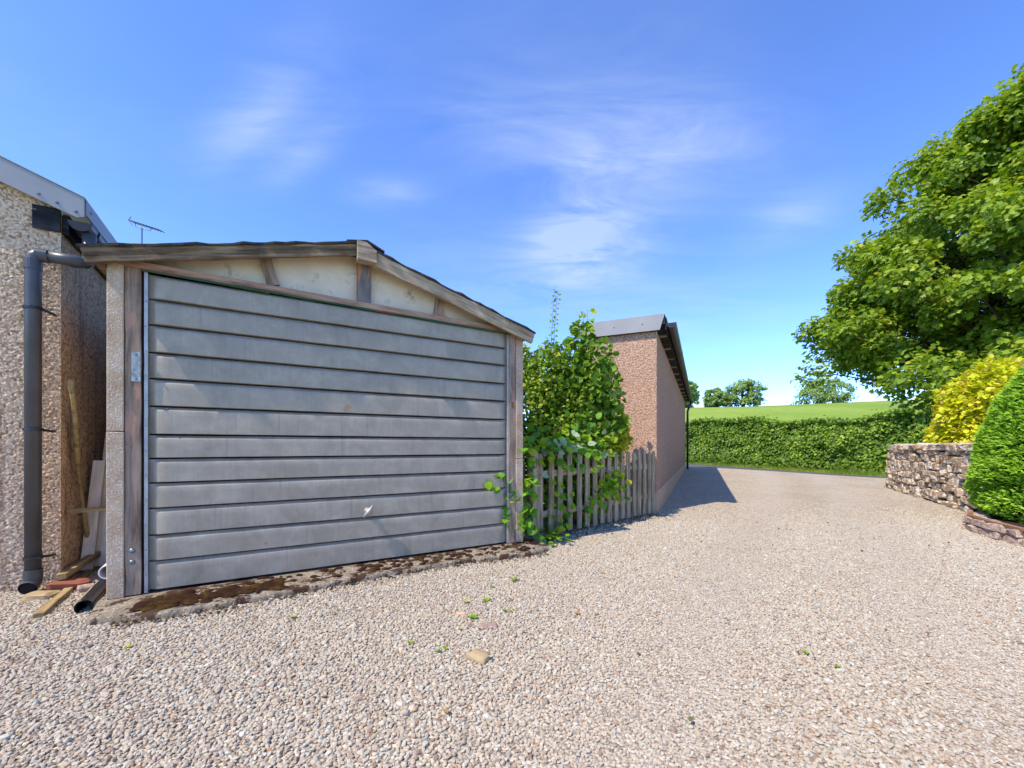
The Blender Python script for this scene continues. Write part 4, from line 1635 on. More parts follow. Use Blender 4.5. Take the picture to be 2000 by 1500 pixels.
# ------------------------------------------------------------------ trees
def make_tree(name, label, cat, base, height, profile, nclump, nleaf, lsize, csize, mat, trunk_r, seed, tmpl, group=None, view=None, zmin=0.0, flat=.5):
    rg = np.random.default_rng(seed)
    root = tag(empty(name, base), label, cat, group)
    zs = np.array([p[0] for p in profile], float)
    rs = np.array([p[1] for p in profile], float)
    # clump centres through the crown, more of them near its surface
    cz, cr = [], []
    while len(cz) < nclump:
        z = rg.uniform(zs[0], zs[-1])
        if rg.random() < np.interp(z, zs, rs) / rs.max():
            cz.append(z)
    cz = np.array(cz)
    R = np.interp(cz, zs, rs)
    fr = np.sqrt(rg.uniform(.12, 1.0, nclump))
    phi = rg.uniform(0, 2 * math.pi, nclump)
    if view is not None:
        # more clumps on the side that can be seen
        flip = (np.cos(phi - view) < -.2) & (rg.random(nclump) < .6)
        phi = np.where(flip, phi + math.pi, phi)
    lump = 1 + .07 * np.sin(phi * 3 + cz) + rg.normal(0, .05, nclump)
    C = np.stack([R * fr * lump * np.cos(phi), R * fr * lump * np.sin(phi), cz], -1)
    if zmin > 1:
        # the skirt of the crown is lifted on the field side
        low = (C[:, 2] < 4.6) & (C[:, 1] > 1.0)
        C[low, 2] += rg.uniform(1.5, 4.0, low.sum())
    # trunk and limbs
    tr = MB()
    tr.tube([(0, 0, -.2), (.02, 0, height * .2), (-.05, .04, height * .45), (.03, 0, height * .75), (0, 0, height * .95)],
            [trunk_r * 1.25, trunk_r, trunk_r * .75, trunk_r * .4, trunk_r * .1], 10)
    tr.build('trunk', M['bark'], root, 0, True)
    lb = MB()
    for c in C:
        r = math.hypot(c[0], c[1])
        za = max(c[2] - r * .55, height * .10)
        mid = Vector((c[0] * .5, c[1] * .5, za + (c[2] - za) * .62))
        lb.tube([(0, 0, za), mid, tuple(c)], [trunk_r * .22, trunk_r * .12, trunk_r * .035], 5, cap=False)
    lb.build('limbs', M['bark'], root, 0, True)
    k = rg.integers(int(nleaf * .65), int(nleaf * 1.35), nclump)
    ci = np.repeat(np.arange(nclump), k)
    n = len(ci)
    cs = csize * rg.uniform(.65, 1.3, nclump)
    d = unit(rg.normal(size=(n, 3))) * (rg.random(n) ** .45)[:, None]
    out = unit(np.stack([C[ci, 0], C[ci, 1], np.zeros(n)], -1))
    # clumps droop outward, like tiers
    off = d * np.array([1, 1, flat]) * cs[ci][:, None]
    off[:, 2] -= .18 * np.sum(off * out, axis=1)
    P = C[ci] + off
    P[:, 2] = np.maximum(P[:, 2], zmin)
    nrm = unit(d * .6 + np.array([0, 0, .75]) + rg.normal(0, .45, (n, 3)) + out * .25)
    tip = unit(out * .6 + d * .5 + rg.normal(0, .6, (n, 3)) + np.array([0, 0, -.45]))
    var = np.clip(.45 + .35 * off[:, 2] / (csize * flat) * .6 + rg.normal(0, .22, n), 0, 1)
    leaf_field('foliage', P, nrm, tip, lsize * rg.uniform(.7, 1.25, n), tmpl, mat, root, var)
    return root


make_tree('sycamore_tree', 'large spreading green sycamore overhanging the hedge behind the stone wall', 'tree', (22.0, 16.2, float(ground_z(22.0, 16.2))), 15.6,
          [(2.7, 6.0), (3.3, 7.9), (4.6, 9.0), (6.2, 8.5), (8.0, 7.9), (9.6, 7.3), (11.6, 5.9), (13.4, 4.4), (15.0, 2.6), (16.0, .9)], 460, 260, .185, .86, M['syc'], .45, 5, T_LOBE,
          view=math.radians(195), zmin=2.1, flat=.72)
far = [('oak_tree', 'rounded oak on the hill crest, broader of a close pair', 73.5, 1451, 742, 1413, 1490, 11),
       ('oak_tree', 'smaller oak on the hill crest, touching its broader neighbour', 75.0, 1396, 757, 1374, 1420, 12),
       ('oak_tree', 'hill crest tree partly hidden by the pink building gutter', 70.0, 1342, 743, 1320, 1366, 13),
       ('oak_tree', 'low spreading hill crest tree beside the sycamore branches', 76.0, 1606, 738, 1557, 1660, 14),
       ('field_bush', 'small dark bush on the hill crest beyond the yellow shrub', 77.0, 1808, 775, 1796, 1822, 15)]
for nm, lab, Y, px, top, xl, xr, sd in far:
    X = (px - 1000) / 810 * Y
    gz = float(ground_z(X, Y))
    ht = 1 + (872 - top) / 810 * Y - gz
    rad = (xr - xl) / 2 / 810 * Y
    make_tree(nm, lab, 'tree' if nm == 'oak_tree' else 'bush', (X, Y, gz), ht, [(ht * .08, rad * .75), (ht * .25, rad * .92), (ht * .55, rad * .88), (ht * .8, rad * .62), (ht * .95, rad * .25)],
              75 if nm == 'oak_tree' else 20, 70, .36, rad * .19, M['oak'], .28, sd, T_RHOMB, flat=.7, group='trees on the hill crest' if nm == 'oak_tree' else None)


# ------------------------------------------------------------------ hedge and verge
HD = Vector((.476, -.879, 0)).normalized()
HNV = Vector((HD.y, -HD.x, 0))
if HNV.x > 0:
    HNV = -HNV                                       # towards the drive
H0 = Vector((9.75, 22.1, 0))


def make_hedge():
    h = tag(empty('roadside_hedge', (H0.x, H0.y, float(drive_z(H0.x, H0.y)))), 'long dense green hazel hedge along the far side of the lane', 'hedge')
    base = np.array([H0.x, H0.y, 0])
    d = np.array(HD)
    nv = np.array(HNV)
    n = 52000
    s = RNG.uniform(-5, 17, n)
    hgt = 2.18 + .10 * np.sin(s * .9) + .07 * np.sin(s * 2.3 + 1) - .018 * s
    # choose a face: front, top
    f = RNG.random(n)
    z = np.where(f < .74, hgt * RNG.random(n) ** .9, hgt + RNG.normal(0, .05, n))
    depth_top = RNG.uniform(-.1, 1.3, n)
    bulge = np.array([.20 * mnoise.noise((float(a) * .9, float(b) * 1.2, 4)) + .10 * mnoise.noise((float(a) * 2.6, float(b) * 2.6, 8)) for a, b in zip(s, z)])
    yfront = .08 + bulge - np.abs(RNG.normal(0, .10, n)) - .12 * (z / 2.2) ** 3
    off = np.where(f < .74, yfront, -depth_top)
    z = z + np.where(f >= .74, .5 * bulge, 0)
    # a few taller shoots
    sh = RNG.random(n) < .010
    z = np.where(sh & (f >= .74), z + RNG.uniform(.05, .25, n), z)
    P = base + s[:, None] * d + off[:, None] * nv
    P[:, 2] = z + drive_z(P[:, 0], P[:, 1]) + .04
    nrm = unit(np.where((f < .74)[:, None], nv * .9 + np.array([0, 0, .55]), np.array([0, 0, 1.0])) + RNG.normal(0, .42, (n, 3)))
    tip = unit(nv * .45 + np.array([0, 0, -.8]) + RNG.normal(0, .5, (n, 3)))
    var = np.clip(.42 + bulge * 1.3 + RNG.normal(0, .24, n), 0, 1)
    loc = np.array(h.location)
    leaf_field('foliage', P - loc, nrm, tip, RNG.uniform(.075, .135, n), T_HEX, M['hedge'], h, var)
    # solid core that blocks see-through, the inner shade put into its dark colour
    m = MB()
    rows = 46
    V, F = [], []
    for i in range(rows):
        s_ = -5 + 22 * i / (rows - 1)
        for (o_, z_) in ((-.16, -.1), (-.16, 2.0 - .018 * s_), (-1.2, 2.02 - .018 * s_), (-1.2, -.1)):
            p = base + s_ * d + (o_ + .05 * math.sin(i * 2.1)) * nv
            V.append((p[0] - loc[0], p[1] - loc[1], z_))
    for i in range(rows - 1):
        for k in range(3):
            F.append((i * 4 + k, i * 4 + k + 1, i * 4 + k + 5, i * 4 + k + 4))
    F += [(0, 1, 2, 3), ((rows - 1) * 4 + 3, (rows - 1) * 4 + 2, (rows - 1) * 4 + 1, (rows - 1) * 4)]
    link('hedge_shade_core', pymesh('hedge_shade_core', V, F), M['core'], h)
    return h


make_hedge()


def make_verge():
    n = 26000
    s = RNG.uniform(-4, 15, n)
    # between the far road edge and the hedge foot
    a = np.array(ROAD_F)[None] + s[:, None] * np.array(ROAD_D)
    b = np.array(H0)[None] + s[:, None] * np.array(HD)
    f = RNG.random(n) ** .8
    P = a + (b - a) * f[:, None]
    P[:, 2] = drive_z(P[:, 0], P[:, 1]) - .015
    hgt = RNG.uniform(.06, .20, n) * (.5 + .9 * f)
    tip = unit(np.stack([RNG.normal(0, .45, n), RNG.normal(0, .45, n), np.ones(n)], -1))
    nrm = unit(np.array(HNV) + RNG.normal(0, .6, (n, 3)))
    patch = np.array([mnoise.noise((float(x) * 1.1, float(y) * 1.1, 2)) for x, y in P[:, :2]])
    var = np.clip(.45 + .5 * patch - .25 * (f - .5) + RNG.normal(0, .16, n), 0, 1)
    tm = (T_BLADE[0] * np.array([1.6, 1, 1]), T_BLADE[1])
    o = leaf_field('verge_grass', P, nrm, tip, hgt, tm, M['grass'], None, var, 'stuff')
    tag(o, 'rough green and yellow grass verge along the hedge foot', 'grass')
    # broad leaved weeds along the hedge foot
    n = 5200
    s = RNG.uniform(-4, 15, n)
    a = np.array(H0)[None] + s[:, None] * np.array(HD) + (RNG.random(n) ** 1.5 * .55 + .05)[:, None] * np.array(HNV)
    a[:, 2] = drive_z(a[:, 0], a[:, 1]) + RNG.random(n) ** 1.5 * .42
    o = leaf_field('verge_weeds', a, unit(np.array([0, 0, .8]) + np.array(HNV) * .6 + RNG.normal(0, .4, (n, 3))), rvec(n), RNG.uniform(.05, .12, n), T_HEX, M['grass'], None,
                   np.clip(RNG.normal(.3, .2, n), 0, 1), 'stuff')
    tag(o, 'broad leaved weeds growing at the hedge foot', 'weeds')
    # cow parsley near the building end of the hedge
    k = 0
    rr = random.Random(2)
    for s_, o_ in ((.9, .55), (1.5, .5), (2.2, .62), (.3, .45)):
        p = Vector(H0) + HD * s_ + HNV * o_
        e = tag(empty('cow_parsley', (p.x, p.y, float(drive_z(p.x, p.y)))), 'white flowering cow parsley at the hedge foot near the pink building', 'wildflower', 'cow parsley by the hedge')
        hh = rr.uniform(.55, .85)
        st = MB().tube([(0, 0, -.03), (.02, .01, hh * .5), (.0, .03, hh)], [.008, .006, .003], 6)
        tops = [(rr.uniform(-.12, .12), rr.uniform(-.12, .12), hh + rr.uniform(-.12, .04)) for _ in range(5)]
        for q in tops:
            st.tube([(.02, .01, hh * .5), q], [.004, .002], 5)
        st.build('stem', M['stem'], e, 0, True)
        for q in tops:
            nn = 40
            ang = RNG.uniform(0, 6.28, nn)
            r = np.sqrt(RNG.random(nn)) * .06
            PP = np.stack([q[0] + r * np.cos(ang), q[1] + r * np.sin(ang), q[2] + .01 + RNG.normal(0, .006, nn)], -1)
            leaf_field('flower_head', PP, np.tile([0, 0, 1.0], (nn, 1)), rvec(nn) * np.array([1, 1, .1]), .022, T_HEX, M['petal'], e)


make_verge()


# ------------------------------------------------------------------ yellow shrub, conifer
def make_yellow():
    c = Vector((9.55, 8.05, 0))
    g = tag(empty('golden_shrub', c), 'bright yellow leaved shrub with bronze tips behind the stone wall', 'shrub')
    st = MB()
    rr = random.Random(3)
    ends = []
    for i in range(26):
        a = rr.uniform(0, 6.28)
        r = rr.uniform(.2, .95)
        z = rr.uniform(1.5, 2.5) - .5 * r
        st.tube([(.05 * math.cos(a), .05 * math.sin(a), 0), (.4 * r * math.cos(a), .4 * r * math.sin(a), z * .5), (r * math.cos(a), r * math.sin(a), z)], [.014, .010, .004], 5)
    st.build('stems', M['bark'], g, 0, True)
    n = 9500
    d = rvec(n)
    d[:, 2] = np.abs(d[:, 2]) * 1.0 - .25
    d = unit(d)
    rad = (.55 + .45 * RNG.random(n) ** .4)
    lump = np.array([1 + .22 * mnoise.noise((float(a) * 2.6, float(b) * 2.6, float(e) * 2.6)) + .12 * mnoise.noise((float(a) * 6, float(b) * 6, float(e) * 6)) for a, b, e in d])
    P = d * (rad * lump)[:, None] * np.array([.98, .95, 1.32]) + np.array([0, 0, 1.28])
    nrm = unit(d * .7 + np.array([0, 0, .8]) + RNG.normal(0, .35, (n, 3)))
    tip = unit(d * .9 + np.array([0, 0, -.25]) + RNG.normal(0, .5, (n, 3)))
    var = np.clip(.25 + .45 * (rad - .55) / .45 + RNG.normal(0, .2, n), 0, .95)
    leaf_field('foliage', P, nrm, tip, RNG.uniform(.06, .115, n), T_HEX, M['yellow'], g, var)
    n = 170
    d = rvec(n)
    d[:, 2] = np.abs(d[:, 2]) * .9 + .1
    d = unit(d)
    lump = np.array([1 + .22 * mnoise.noise((float(a) * 2.6, float(b) * 2.6, float(e) * 2.6)) + .12 * mnoise.noise((float(a) * 6, float(b) * 6, float(e) * 6)) for a, b, e in d])
    P = d * (.99 * lump)[:, None] * np.array([.98, .95, 1.32]) + np.array([0, 0, 1.28])
    leaf_field('bronze_tips', P, unit(d + RNG.normal(0, .5, (n, 3))), unit(d * .6 + np.array([0, 0, .7]) + RNG.normal(0, .4, (n, 3))), RNG.uniform(.045, .075, n), T_HEX, M['bronze'], g)


make_yellow()


def make_conifer():
    c = Vector((6.68, 4.52, .14))
    g = tag(empty('clipped_conifer', c), 'dense bright green clipped conifer standing in the raised bed', 'conifer')

    def rad(z):
        return np.interp(z, [.0, .12, .5, 1.0, 1.4, 1.7, 2.0, 2.3, 2.6], [.98, 1.10, 1.14, 1.05, .90, .75, .57, .36, .06])
    MB().tube([(0, 0, -.02), (0, 0, 2.2)], [.07, .02], 8).build('trunk', M['bark'], g, 0, True)
    n = 95000
    z = RNG.uniform(.02, 2.58, n)
    keep = RNG.random(n) < (rad(z) / 1.16) ** .8
    z = z[keep]
    n = len(z)
    phi = RNG.uniform(0, 2 * math.pi, n)
    # mostly the side towards the drive
    sel = (np.cos(phi - math.radians(212)) > -.15) | (RNG.random(n) < .35)
    z, phi = z[sel], phi[sel]
    n = len(z)
    lump = np.array([.06 * mnoise.noise((math.cos(p) * 3.2, math.sin(p) * 3.2, float(q) * 4.2)) + .035 * mnoise.noise((math.cos(p) * 9, math.sin(p) * 9, float(q) * 13)) for p, q in zip(phi, z)])
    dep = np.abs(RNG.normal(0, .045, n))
    r = rad(z) + lump - dep
    out = np.stack([np.cos(phi), np.sin(phi), np.zeros(n)], -1)
    P = np.stack([r * np.cos(phi), r * np.sin(phi), z], -1)
    tang = np.stack([-np.sin(phi), np.cos(phi), np.zeros(n)], -1)
    tip = unit(out * .75 + np.array([0, 0, .28]) - tang * .25 + RNG.normal(0, .42, (n, 3)))
    nrm = unit(np.array([0, 0, .8]) + out * .6 + RNG.normal(0, .4, (n, 3)))
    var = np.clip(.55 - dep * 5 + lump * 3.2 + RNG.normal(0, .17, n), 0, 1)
    tm = (T_SPRAY[0] * np.array([1.35, 1, 1]), T_SPRAY[1])
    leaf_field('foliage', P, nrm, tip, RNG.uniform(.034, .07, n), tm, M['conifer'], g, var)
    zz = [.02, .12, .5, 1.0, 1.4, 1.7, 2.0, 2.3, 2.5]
    MB().tube([(0, 0, q) for q in zz], [max(float(rad(q)) - .11, .01) for q in zz], 22).build('conifer_shade_core', M['core'], g, 0, True)  # solid dark core, the shade behind the sprays put into its colour


make_conifer()


# ------------------------------------------------------------------ shrubs behind the fence
def make_shrub(name, label, c, blobs, n, lsize, mat, tmpl=T_HEX, stems=12, seed=1):
    g = tag(empty(name, c), label, 'shrub')
    rr = random.Random(seed)
    st = MB()
    for i in range(stems):
        b = rr.choice(blobs)
        e = (b[0] + rr.uniform(-.6, .6) * b[3], b[1] + rr.uniform(-.6, .6) * b[4], b[2] + rr.uniform(-.2, .7) * b[5])
        st.tube([(rr.uniform(-.08, .08), rr.uniform(-.08, .08), -.02), (e[0] * .4, e[1] * .4, e[2] * .5), e], [.016, .010, .003], 5)
    st.build('stems', M['bark'], g, 0, True)
    w = np.array([b[3] * b[5] for b in blobs])
    bi = RNG.choice(len(blobs), n, p=w / w.sum())
    B = np.array(blobs)[bi]
    d = rvec(n)
    rad = .35 + .65 * RNG.random(n) ** .45
    lump = np.array([1 + .22 * mnoise.noise((float(a) * 2.6 + s, float(b) * 2.6, float(e) * 2.6)) for (a, b, e), s in zip(d, bi)])
    P = B[:, :3] + d * (rad * lump)[:, None] * B[:, 3:6]
    ok = P[:, 2] > .03
    P, d, rad = P[ok], d[ok], rad[ok]
    n = len(P)
    nrm = unit(d * .7 + np.array([0, 0, .6]) + RNG.normal(0, .5, (n, 3)))
    tip = unit(d * .7 + RNG.normal(0, .7, (n, 3)))
    var = np.clip(.1 + .75 * (rad - .35) / .65 * RNG.random(n) ** .5 + RNG.normal(0, .15, n), 0, 1)
    leaf_field('foliage', P, nrm, tip, lsize * RNG.uniform(.65, 1.3, n), tmpl, mat, g, var)
    return g


# blobs: x, y, z, rx, ry, rz relative to the base
make_shrub('evergreen_shrub', 'dense dark green evergreen shrub against the garage side wall', (.28, 5.25, 0),
           [(.0, .0, .65, .36, .45, .70), (-.05, .08, 1.45, .34, .45, .58), (.18, .1, 1.85, .34, .35, .46), (-.12, .1, 2.0, .16, .25, .28), (.42, .12, 1.30, .34, .35, .55), (.46, .15, .7, .3, .3, .6)], 15000, .045, M['evergreen'], seed=2)
make_shrub('variegated_shrub', 'rounded yellow and green variegated shrub in front of the pink wall', (1.06, 5.72, 0),
           [(.0, .0, .55, .40, .30, .60), (.08, .0, 1.08, .46, .34, .42), (.30, .08, 1.18, .28, .25, .32), (-.12, -.05, 1.48, .34, .3, .36), (.12, -.05, 1.42, .30, .25, .30)], 13500, .045, M['variegated'], seed=3)


make_shrub('broadleaf_shrub', 'tall loose broad leaved shrub between the evergreen and the variegated shrub', (.74, 5.42, 0),
           [(.0, .0, .9, .30, .26, .6), (-.05, .0, 1.60, .36, .28, .45), (.22, .0, 1.75, .34, .24, .34), (.0, .0, 2.10, .26, .20, .26), (.34, .0, 2.10, .26, .18, .26), (.42, -.02, 1.72, .28, .2, .34), (.16, .0, 2.45, .12, .10, .22), (-.2, -.05, 1.2, .3, .2, .4), (.05, -.25, 1.05, .42, .14, .22), (.45, .0, 1.30, .34, .16, .26)], 3300, .088, M['bushy'], seed=6)


# leaves that can be told apart: one object each, on arching stems
def ovate_mesh(name, lobes=False):
    ys = [0, .16, .38, .62, .84, 1.0]
    ws = [0.02, .30, .42, .36, .19, .0]
    V, F = [], []
    for y, w in zip(ys, ws):
        dz = -.22 * (y - .35) ** 2
        V += [(-w, y, .12 * w + dz), (0, y, dz - .015), (w, y, .12 * w + dz)]
    for i in range(len(ys) - 1):
        b = i * 3
        F += [(b, b + 1, b + 4, b + 3), (b + 1, b + 2, b + 5, b + 4)]
    return pymesh(name, V, F, True)


LEAF = {}
for k in ('bramble', 'fresh', 'pale', 'dry', 'yellow_leaf'):
    LEAF[k] = ovate_mesh('leaf_' + k)
    LEAF[k].materials.append(M[k])


def add_leaf(parent, p, tip, nrm, size, key):
    o = link('leaf', LEAF[key], None, parent)
    T = Vector(tip).normalized()
    Nv = Vector(nrm)
    Nv = Nv - T * Nv.dot(T)
    if Nv.length < .05:
        Nv = T.orthogonal()
    Nv.normalize()
    X = T.cross(Nv)
    s = size
    o.matrix_basis = Matrix(((X.x * s, T.x * s, Nv.x * s, p[0]), (X.y * s, T.y * s, Nv.y * s, p[1]), (X.z * s, T.z * s, Nv.z * s, p[2]), (0, 0, 0, 1)))
    return o


def bez(p, n):
    p = [Vector(q) for q in p]
    out = []
    m = len(p) - 1
    for i in range(n):
        t = i / (n - 1)
        v = Vector((0, 0, 0))
        for k, q in enumerate(p):
            v += q * (math.comb(m, k) * t ** k * (1 - t) ** (m - k))
        out.append(v)
    return out


def creeper(name, label, cat, base, stems, seed, keys, size, step, face):
    """stems: lists of control points in world space; base: world."""
    rr = random.Random(seed)
    b = Vector(base)
    g = tag(empty(name, b), label, cat)
    st = MB()
    leaves = []
    for cp in stems:
        pts = [q - b for q in bez(cp, 14)]
        st.tube(pts, [.0055 - .004 * i / 13 for i in range(14)], 5)
        ln = sum((pts[i + 1] - pts[i]).length for i in range(13))
        n = max(3, int(ln / step))
        for i in range(n):
            f = (i + .6) / n
            q = f * 13
            a = pts[int(q)].lerp(pts[min(int(q) + 1, 13)], q - int(q))
            t = (pts[min(int(q) + 1, 13)] - pts[max(int(q) - 1, 0)]).normalized()
            side = 1 if i % 2 else -1
            fv = Vector(face)
            out = (t.cross(fv) * side + fv * .45 + Vector((rr.uniform(-.4, .4), rr.uniform(-.4, .4), rr.uniform(-.35, .25))))
            if out.length < .1:
                out = fv
            out.normalize()
            pet = a + out * size * .45
            st.tube([a, pet], [.0018, .0012], 4, cap=False)
            key = rr.choice(keys)
            for w, off in ((1.0, 0), (.78, 1), (.78, -1)):
                if off and rr.random() < .25:
                    continue
                tv = out + t * off * .95 + Vector((0, 0, -.35)) + Vector((rr.uniform(-.15, .15), rr.uniform(-.15, .15), rr.uniform(-.15, .15)))
                nv = fv * .75 + Vector((-.25, -.2, .85)) + Vector((rr.uniform(-.35, .35), rr.uniform(-.35, .35), rr.uniform(-.2, .3)))
                leaves.append((pet, tv, nv, size * w * rr.uniform(.75, 1.2), key))
    st.build('stems', M['stem'], g, 0, True)
    for L in leaves:
        add_leaf(g, *L)
    return g


FD = Vector((.735, .678, 0))
FNV = Vector((.678, -.735, 0))             # in front of the fence, towards the drive


def fp(s, o, z):
    p = Vector((.235, 4.40, 0)) + FD * s + FNV * o
    return (p.x, p.y, z)


face = tuple(FNV)
creeper('bramble', 'big leaved bramble arching over the top of the picket fence', 'bramble', fp(.45, -.22, 0), [
    [fp(.45, -.22, 0), fp(.4, -.25, 1.0), fp(.2, -.15, 1.5), fp(.10, .06, .85)],
    [fp(.47, -.22, 0), fp(.5, -.3, 1.2), fp(.55, -.1, 1.55), fp(.62, .12, .82)],
    [fp(.47, -.22, 0), fp(.8, -.25, 1.1), fp(1.0, -.1, 1.35), fp(1.15, .10, .85)],
    [fp(.45, -.22, 0), fp(.4, -.3, 1.3), fp(.75, -.2, 1.55), fp(1.0, -.05, 1.15)],
    [fp(.45, -.22, 0), fp(.2, -.3, 1.1), fp(.1, -.2, 1.35), fp(-.12, -.02, 1.0)],
    [fp(.47, -.22, 0), fp(.35, -.3, 1.1), fp(.5, -.2, 1.3), fp(.4, .07, .95)],
    [fp(.47, -.22, 0), fp(.25, -.3, 1.2), fp(.3, .1, 1.35), fp(.34, .16, .72)],
    [fp(.47, -.22, 0), fp(.6, -.3, 1.1), fp(.8, .1, 1.30), fp(.84, .15, .72)],
    [fp(.47, -.22, 0), fp(.1, -.3, 1.0), fp(-.1, .1, 1.15), fp(-.04, .10, .66)],
    [fp(.47, -.22, 0), fp(.7, -.3, 1.2), fp(1.2, .0, 1.3), fp(1.32, .12, .95)],
    [fp(.47, -.22, 0), fp(.3, -.3, 1.1), fp(.15, .12, 1.2), fp(.20, .16, .78)],
    [fp(.47, -.22, 0), fp(.5, -.3, 1.1), fp(.55, .14, 1.25), fp(.50, .17, .74)],
    [fp(.47, -.22, 0), fp(.8, -.3, 1.1), fp(1.0, .14, 1.22), fp(1.02, .16, .76)],
], 5, ['bramble', 'fresh', 'bramble', 'fresh', 'pale'], .10, .105, face)
creeper('climbing_vine', 'tall leafy climbing shoots rising above the shrubs by the pink wall', 'vine', (.72, 5.35, 0), [
    [(.72, 5.35, 0), (.60, 5.35, 1.2), (.70, 5.35, 2.0), (.95, 5.4, 2.72)],
    [(.72, 5.35, 0), (.75, 5.3, 1.3), (.90, 5.3, 1.9), (1.18, 5.4, 2.22)],
    [(.72, 5.35, 0), (.80, 5.25, 1.2), (.85, 5.2, 1.9), (1.18, 5.3, 1.75)],
    [(.72, 5.35, 0), (.60, 5.25, 1.4), (.70, 5.2, 2.0), (.82, 5.3, 2.45)],
    [(.72, 5.35, 0), (.65, 5.2, 1.2), (.45, 5.1, 1.9), (.50, 5.2, 2.35)],
    [(.72, 5.35, 0), (.70, 5.15, 1.0), (.80, 5.05, 1.5), (1.05, 5.15, 1.30)],
    [(.72, 5.35, 0), (.70, 5.30, 1.0), (1.0, 5.35, 2.0), (1.10, 5.5, 2.45)],
    [(.72, 5.35, 0), (.75, 5.25, 1.0), (1.1, 5.25, 1.9), (1.30, 5.35, 2.02)],
    [(.72, 5.35, 0), (.55, 5.25, 1.0), (.35, 5.1, 1.6), (.28, 5.15, 2.15)],
    [(.72, 5.35, 0), (.80, 5.30, 1.4), (1.0, 5.35, 2.2), (.98, 5.4, 2.80)],
], 8, ['bramble', 'bramble', 'fresh'], .085, .10, tuple(Vector((.1, -1, 0))))
creeper('slender_shoot', 'thin upright small leaved shoot standing above the evergreen shrub', 'shrub', (.42, 5.2, 0), [
    [(.42, 5.2, 0), (.50, 5.2, 1.2), (.46, 5.2, 2.3), (.54, 5.2, 3.02)],
    [(.42, 5.2, 0), (.52, 5.2, 1.6), (.50, 5.2, 2.4), (.58, 5.22, 2.96)],
], 9, ['bramble', 'fresh'], .036, .05, tuple(Vector((.1, -1, 0))))
creeper('bramble', 'low bramble spilling over the concrete apron between door and fence', 'bramble', (.10, 4.16, .03), [
    [(.10, 4.16, .03), (.05, 4.1, .45), (-.02, 4.0, .62), (-.25, 3.80, .73)],
    [(.10, 4.16, .03), (.08, 4.1, .4), (.04, 4.03, .62), (-.01, 3.97, .52)],
    [(.10, 4.16, .03), (.05, 4.06, .3), (.0, 3.98, .42), (-.04, 3.93, .28)],
    [(.10, 4.16, .03), (.13, 4.10, .5), (.11, 4.06, .9), (.13, 4.08, 1.06)],
    [(.10, 4.16, .03), (.16, 4.1, .3), (.12, 4.03, .45), (.10, 4.0, .20)],
    [(.10, 4.16, .03), (.14, 4.08, .3), (.15, 4.05, .6), (.16, 4.06, .70)],
    [(.10, 4.16, .03), (.02, 4.05, .35), (-.03, 3.97, .5), (-.08, 3.92, .48)],
    [(.10, 4.16, .03), (.10, 4.05, .25), (.06, 4.0, .35), (.03, 3.97, .16)],
    [(.10, 4.16, .03), (.06, 4.05, .45), (.04, 4.0, .72), (.08, 4.02, .60)],
    [(.10, 4.16, .03), (.18, 4.13, .25), (.22, 4.08, .3), (.22, 4.02, .08)],
], 12, ['bramble', 'bramble', 'fresh'], .098, .070, face)
creeper('weed', 'bright yellow green weed growing through the pickets near the gate end', 'weed', fp(.28, .05, 0), [
    [fp(.28, .05, 0), fp(.26, .07, .3), fp(.30, .08, .5), fp(.27, .07, .66)],
    [fp(.28, .05, 0), fp(.35, .08, .2), fp(.40, .1, .35), fp(.55, .08, .42)],
    [fp(.28, .05, 0), fp(.2, .1, .1), fp(.15, .16, .14), fp(.10, .2, .04)],
    [fp(.28, .05, 0), fp(.36, .1, .2), fp(.40, .12, .25), fp(.46, .12, .16)],
], 14, ['fresh', 'fresh', 'bramble'], .080, .070, face)
creeper('weed', 'leafy green shoots pushing through the middle pickets', 'weed', fp(.95, -.08, 0), [
    [fp(.95, -.08, 0), fp(1.0, -.08, .3), fp(.9, .05, .4), fp(.80, .07, .30)],
    [fp(.95, -.08, 0), fp(1.1, -.05, .4), fp(1.2, .05, .55), fp(1.30, .07, .45)],
    [fp(.95, -.08, 0), fp(1.2, -.05, .4), fp(1.4, .05, .7), fp(1.62, .09, .46)],
    [fp(.95, -.08, 0), fp(1.3, -.05, .5), fp(1.5, .06, .62), fp(1.55, .09, .28)],
    [fp(.95, -.08, 0), fp(1.3, -.05, .6), fp(1.35, .05, .75), fp(1.42, .08, .52)],
], 15, ['fresh', 'fresh', 'bramble'], .098, .070, face)
creeper('weed', 'trailing leafy weed creeping out onto the gravel at the fence foot', 'weed', fp(.10, .10, 0), [
    [fp(.10, .10, .0), fp(.05, .2, .12), fp(-.02, .3, .08), fp(-.06, .38, .02)],
    [fp(.10, .10, .0), fp(.15, .2, .12), fp(.12, .3, .1), fp(.10, .42, .02)],
    [fp(.10, .10, .0), fp(.02, .15, .16), fp(-.06, .2, .14), fp(-.14, .24, .04)],
], 17, ['fresh', 'bramble'], .075, .055, (0, 0, 1))
# shoots seen over the right slope of the garage roof
creeper('garden_shoots', 'leafy shoot tips showing above the right slope of the garage roof', 'shrub', (-.62, 7.0, 0), [
    [(-.62, 7.0, 0), (-.6, 7.0, 1.5), (-.55, 7.0, 2.6), (-.52, 7.0, 3.28)],
    [(-.62, 7.0, 0), (-.5, 7.0, 1.5), (-.34, 7.0, 2.6), (-.30, 7.0, 3.30)],
    [(-.62, 7.0, 0), (-.4, 7.0, 1.5), (-.2, 7.0, 2.5), (-.15, 7.0, 3.24)],
], 19, ['fresh', 'bramble'], .05, .06, (0, -1, .2))


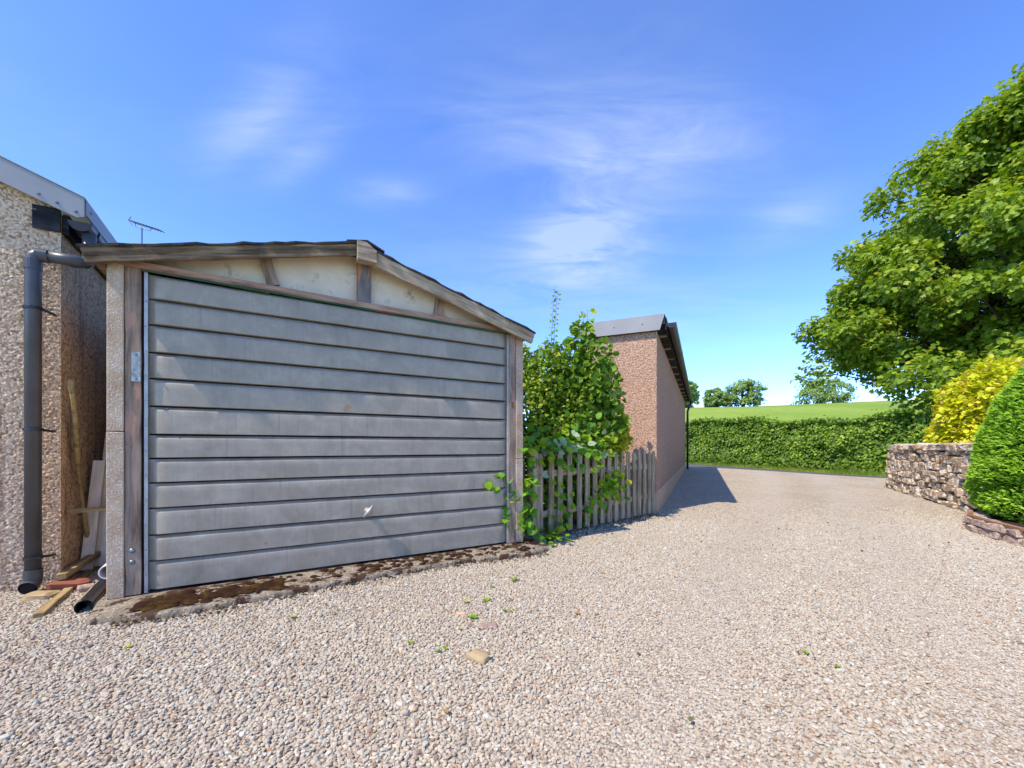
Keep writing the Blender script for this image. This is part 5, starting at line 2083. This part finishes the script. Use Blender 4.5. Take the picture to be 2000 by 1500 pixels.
# ------------------------------------------------------------------ small weeds and fallen leaves on the gravel
def make_small():
    rr = random.Random(31)
    def gp(px, py):
        Y = 810 / (py - 872)
        return ((px - 1000) / 810 * Y, Y)
    weeds = [(1003, 1137, .05), (950, 1178, .035), (920, 1212, .03), (928, 1213, .028), (248, 1270, .022), (572, 1212, .03), (855, 1278, .022), (870, 1272, .018), (1000, 1200, .022), (985, 1198, .018),
             (802, 1262, .02), (1575, 1282, .018), (1635, 1310, .018), (1420, 1215, .014), (900, 1235, .016), (1005, 1098, .02), (960, 1150, .02)]
    for i, (px, py, sz) in enumerate(weeds):
        x, y = gp(px, py)
        e = tag(empty('seedling', (x, y, .006)), 'tiny green seedling sprouting from the gravel', 'weed', 'seedlings in the gravel')
        for k in range(rr.randint(4, 7)):
            a = rr.uniform(0, 6.28)
            add_leaf(e, (0, 0, .008), (math.cos(a), math.sin(a), rr.uniform(.3, 1.1)), (0, 0, 1), sz * rr.uniform(.6, 1.1), 'fresh')
    for (px, py, sz, key, lab) in ((905, 1180, .042, 'yellow_leaf', 'fallen yellow leaf lying on the gravel before the garage door'),
                                   (868, 1396, .030, 'dry', 'small orange brown dead leaf on the foreground gravel'),
                                   (1124, 1205, .030, 'dry', 'small rust coloured dead leaf on gravel towards the drive')):
        x, y = gp(px, py)
        o = link('fallen_leaf', LEAF[key])
        o.location = (x, y, .022)
        o.scale = (sz, sz, sz)
        o.rotation_euler = (.15, -.1, rr.uniform(0, 6))
        tag(o, lab, 'leaf')


make_small()


# ------------------------------------------------------------------ leaf litter along the fence foot and the apron edge
def make_litter():
    n = 900
    s = RNG.uniform(-.1, 2.5, n)
    o = np.abs(RNG.normal(0, .16, n)) - .02
    P = np.stack([.235 + .735 * s + .678 * o, 4.40 + .678 * s - .735 * o, np.full(n, .016)], -1)
    m_ = 420
    s2 = RNG.uniform(-.1, 2.9, m_)
    t2 = np.array([apron_front(float(a)) for a in s2]) - np.abs(RNG.normal(0, .05, m_))
    Q = np.array([tuple(gw(float(a), float(b), .016)) for a, b in zip(s2, t2)])
    k = 260
    R = np.stack([RNG.uniform(-2.2, 6.0, k), RNG.uniform(1.2, 7.5, k), np.full(k, .018)], -1)
    lx = (R[:, 0] - 2.16) * .9087 - (R[:, 1] - 6.18) * .4174
    rel = R[:, :2] - np.array([G_O.x, G_O.y])
    tt = rel @ np.array([GN.x, GN.y])
    R = R[(tt < -.4) & (lx > .1) & (R[:, 0] < 1.05 * R[:, 1] + .1)]
    A = np.concatenate([P, Q, R])
    nn = len(A)
    A[:, 2] += RNG.random(nn) * .008
    nrm = unit(np.array([0, 0, 1.0]) + RNG.normal(0, .35, (nn, 3)))
    o_ = leaf_field('leaf_litter', A, nrm, rvec(nn), RNG.uniform(.008, .026, nn), T_HEX, M['litter'], None, None, 'stuff')
    tag(o_, 'dark brown leaf litter scattered along the fence foot and apron edge', 'litter')


make_litter()
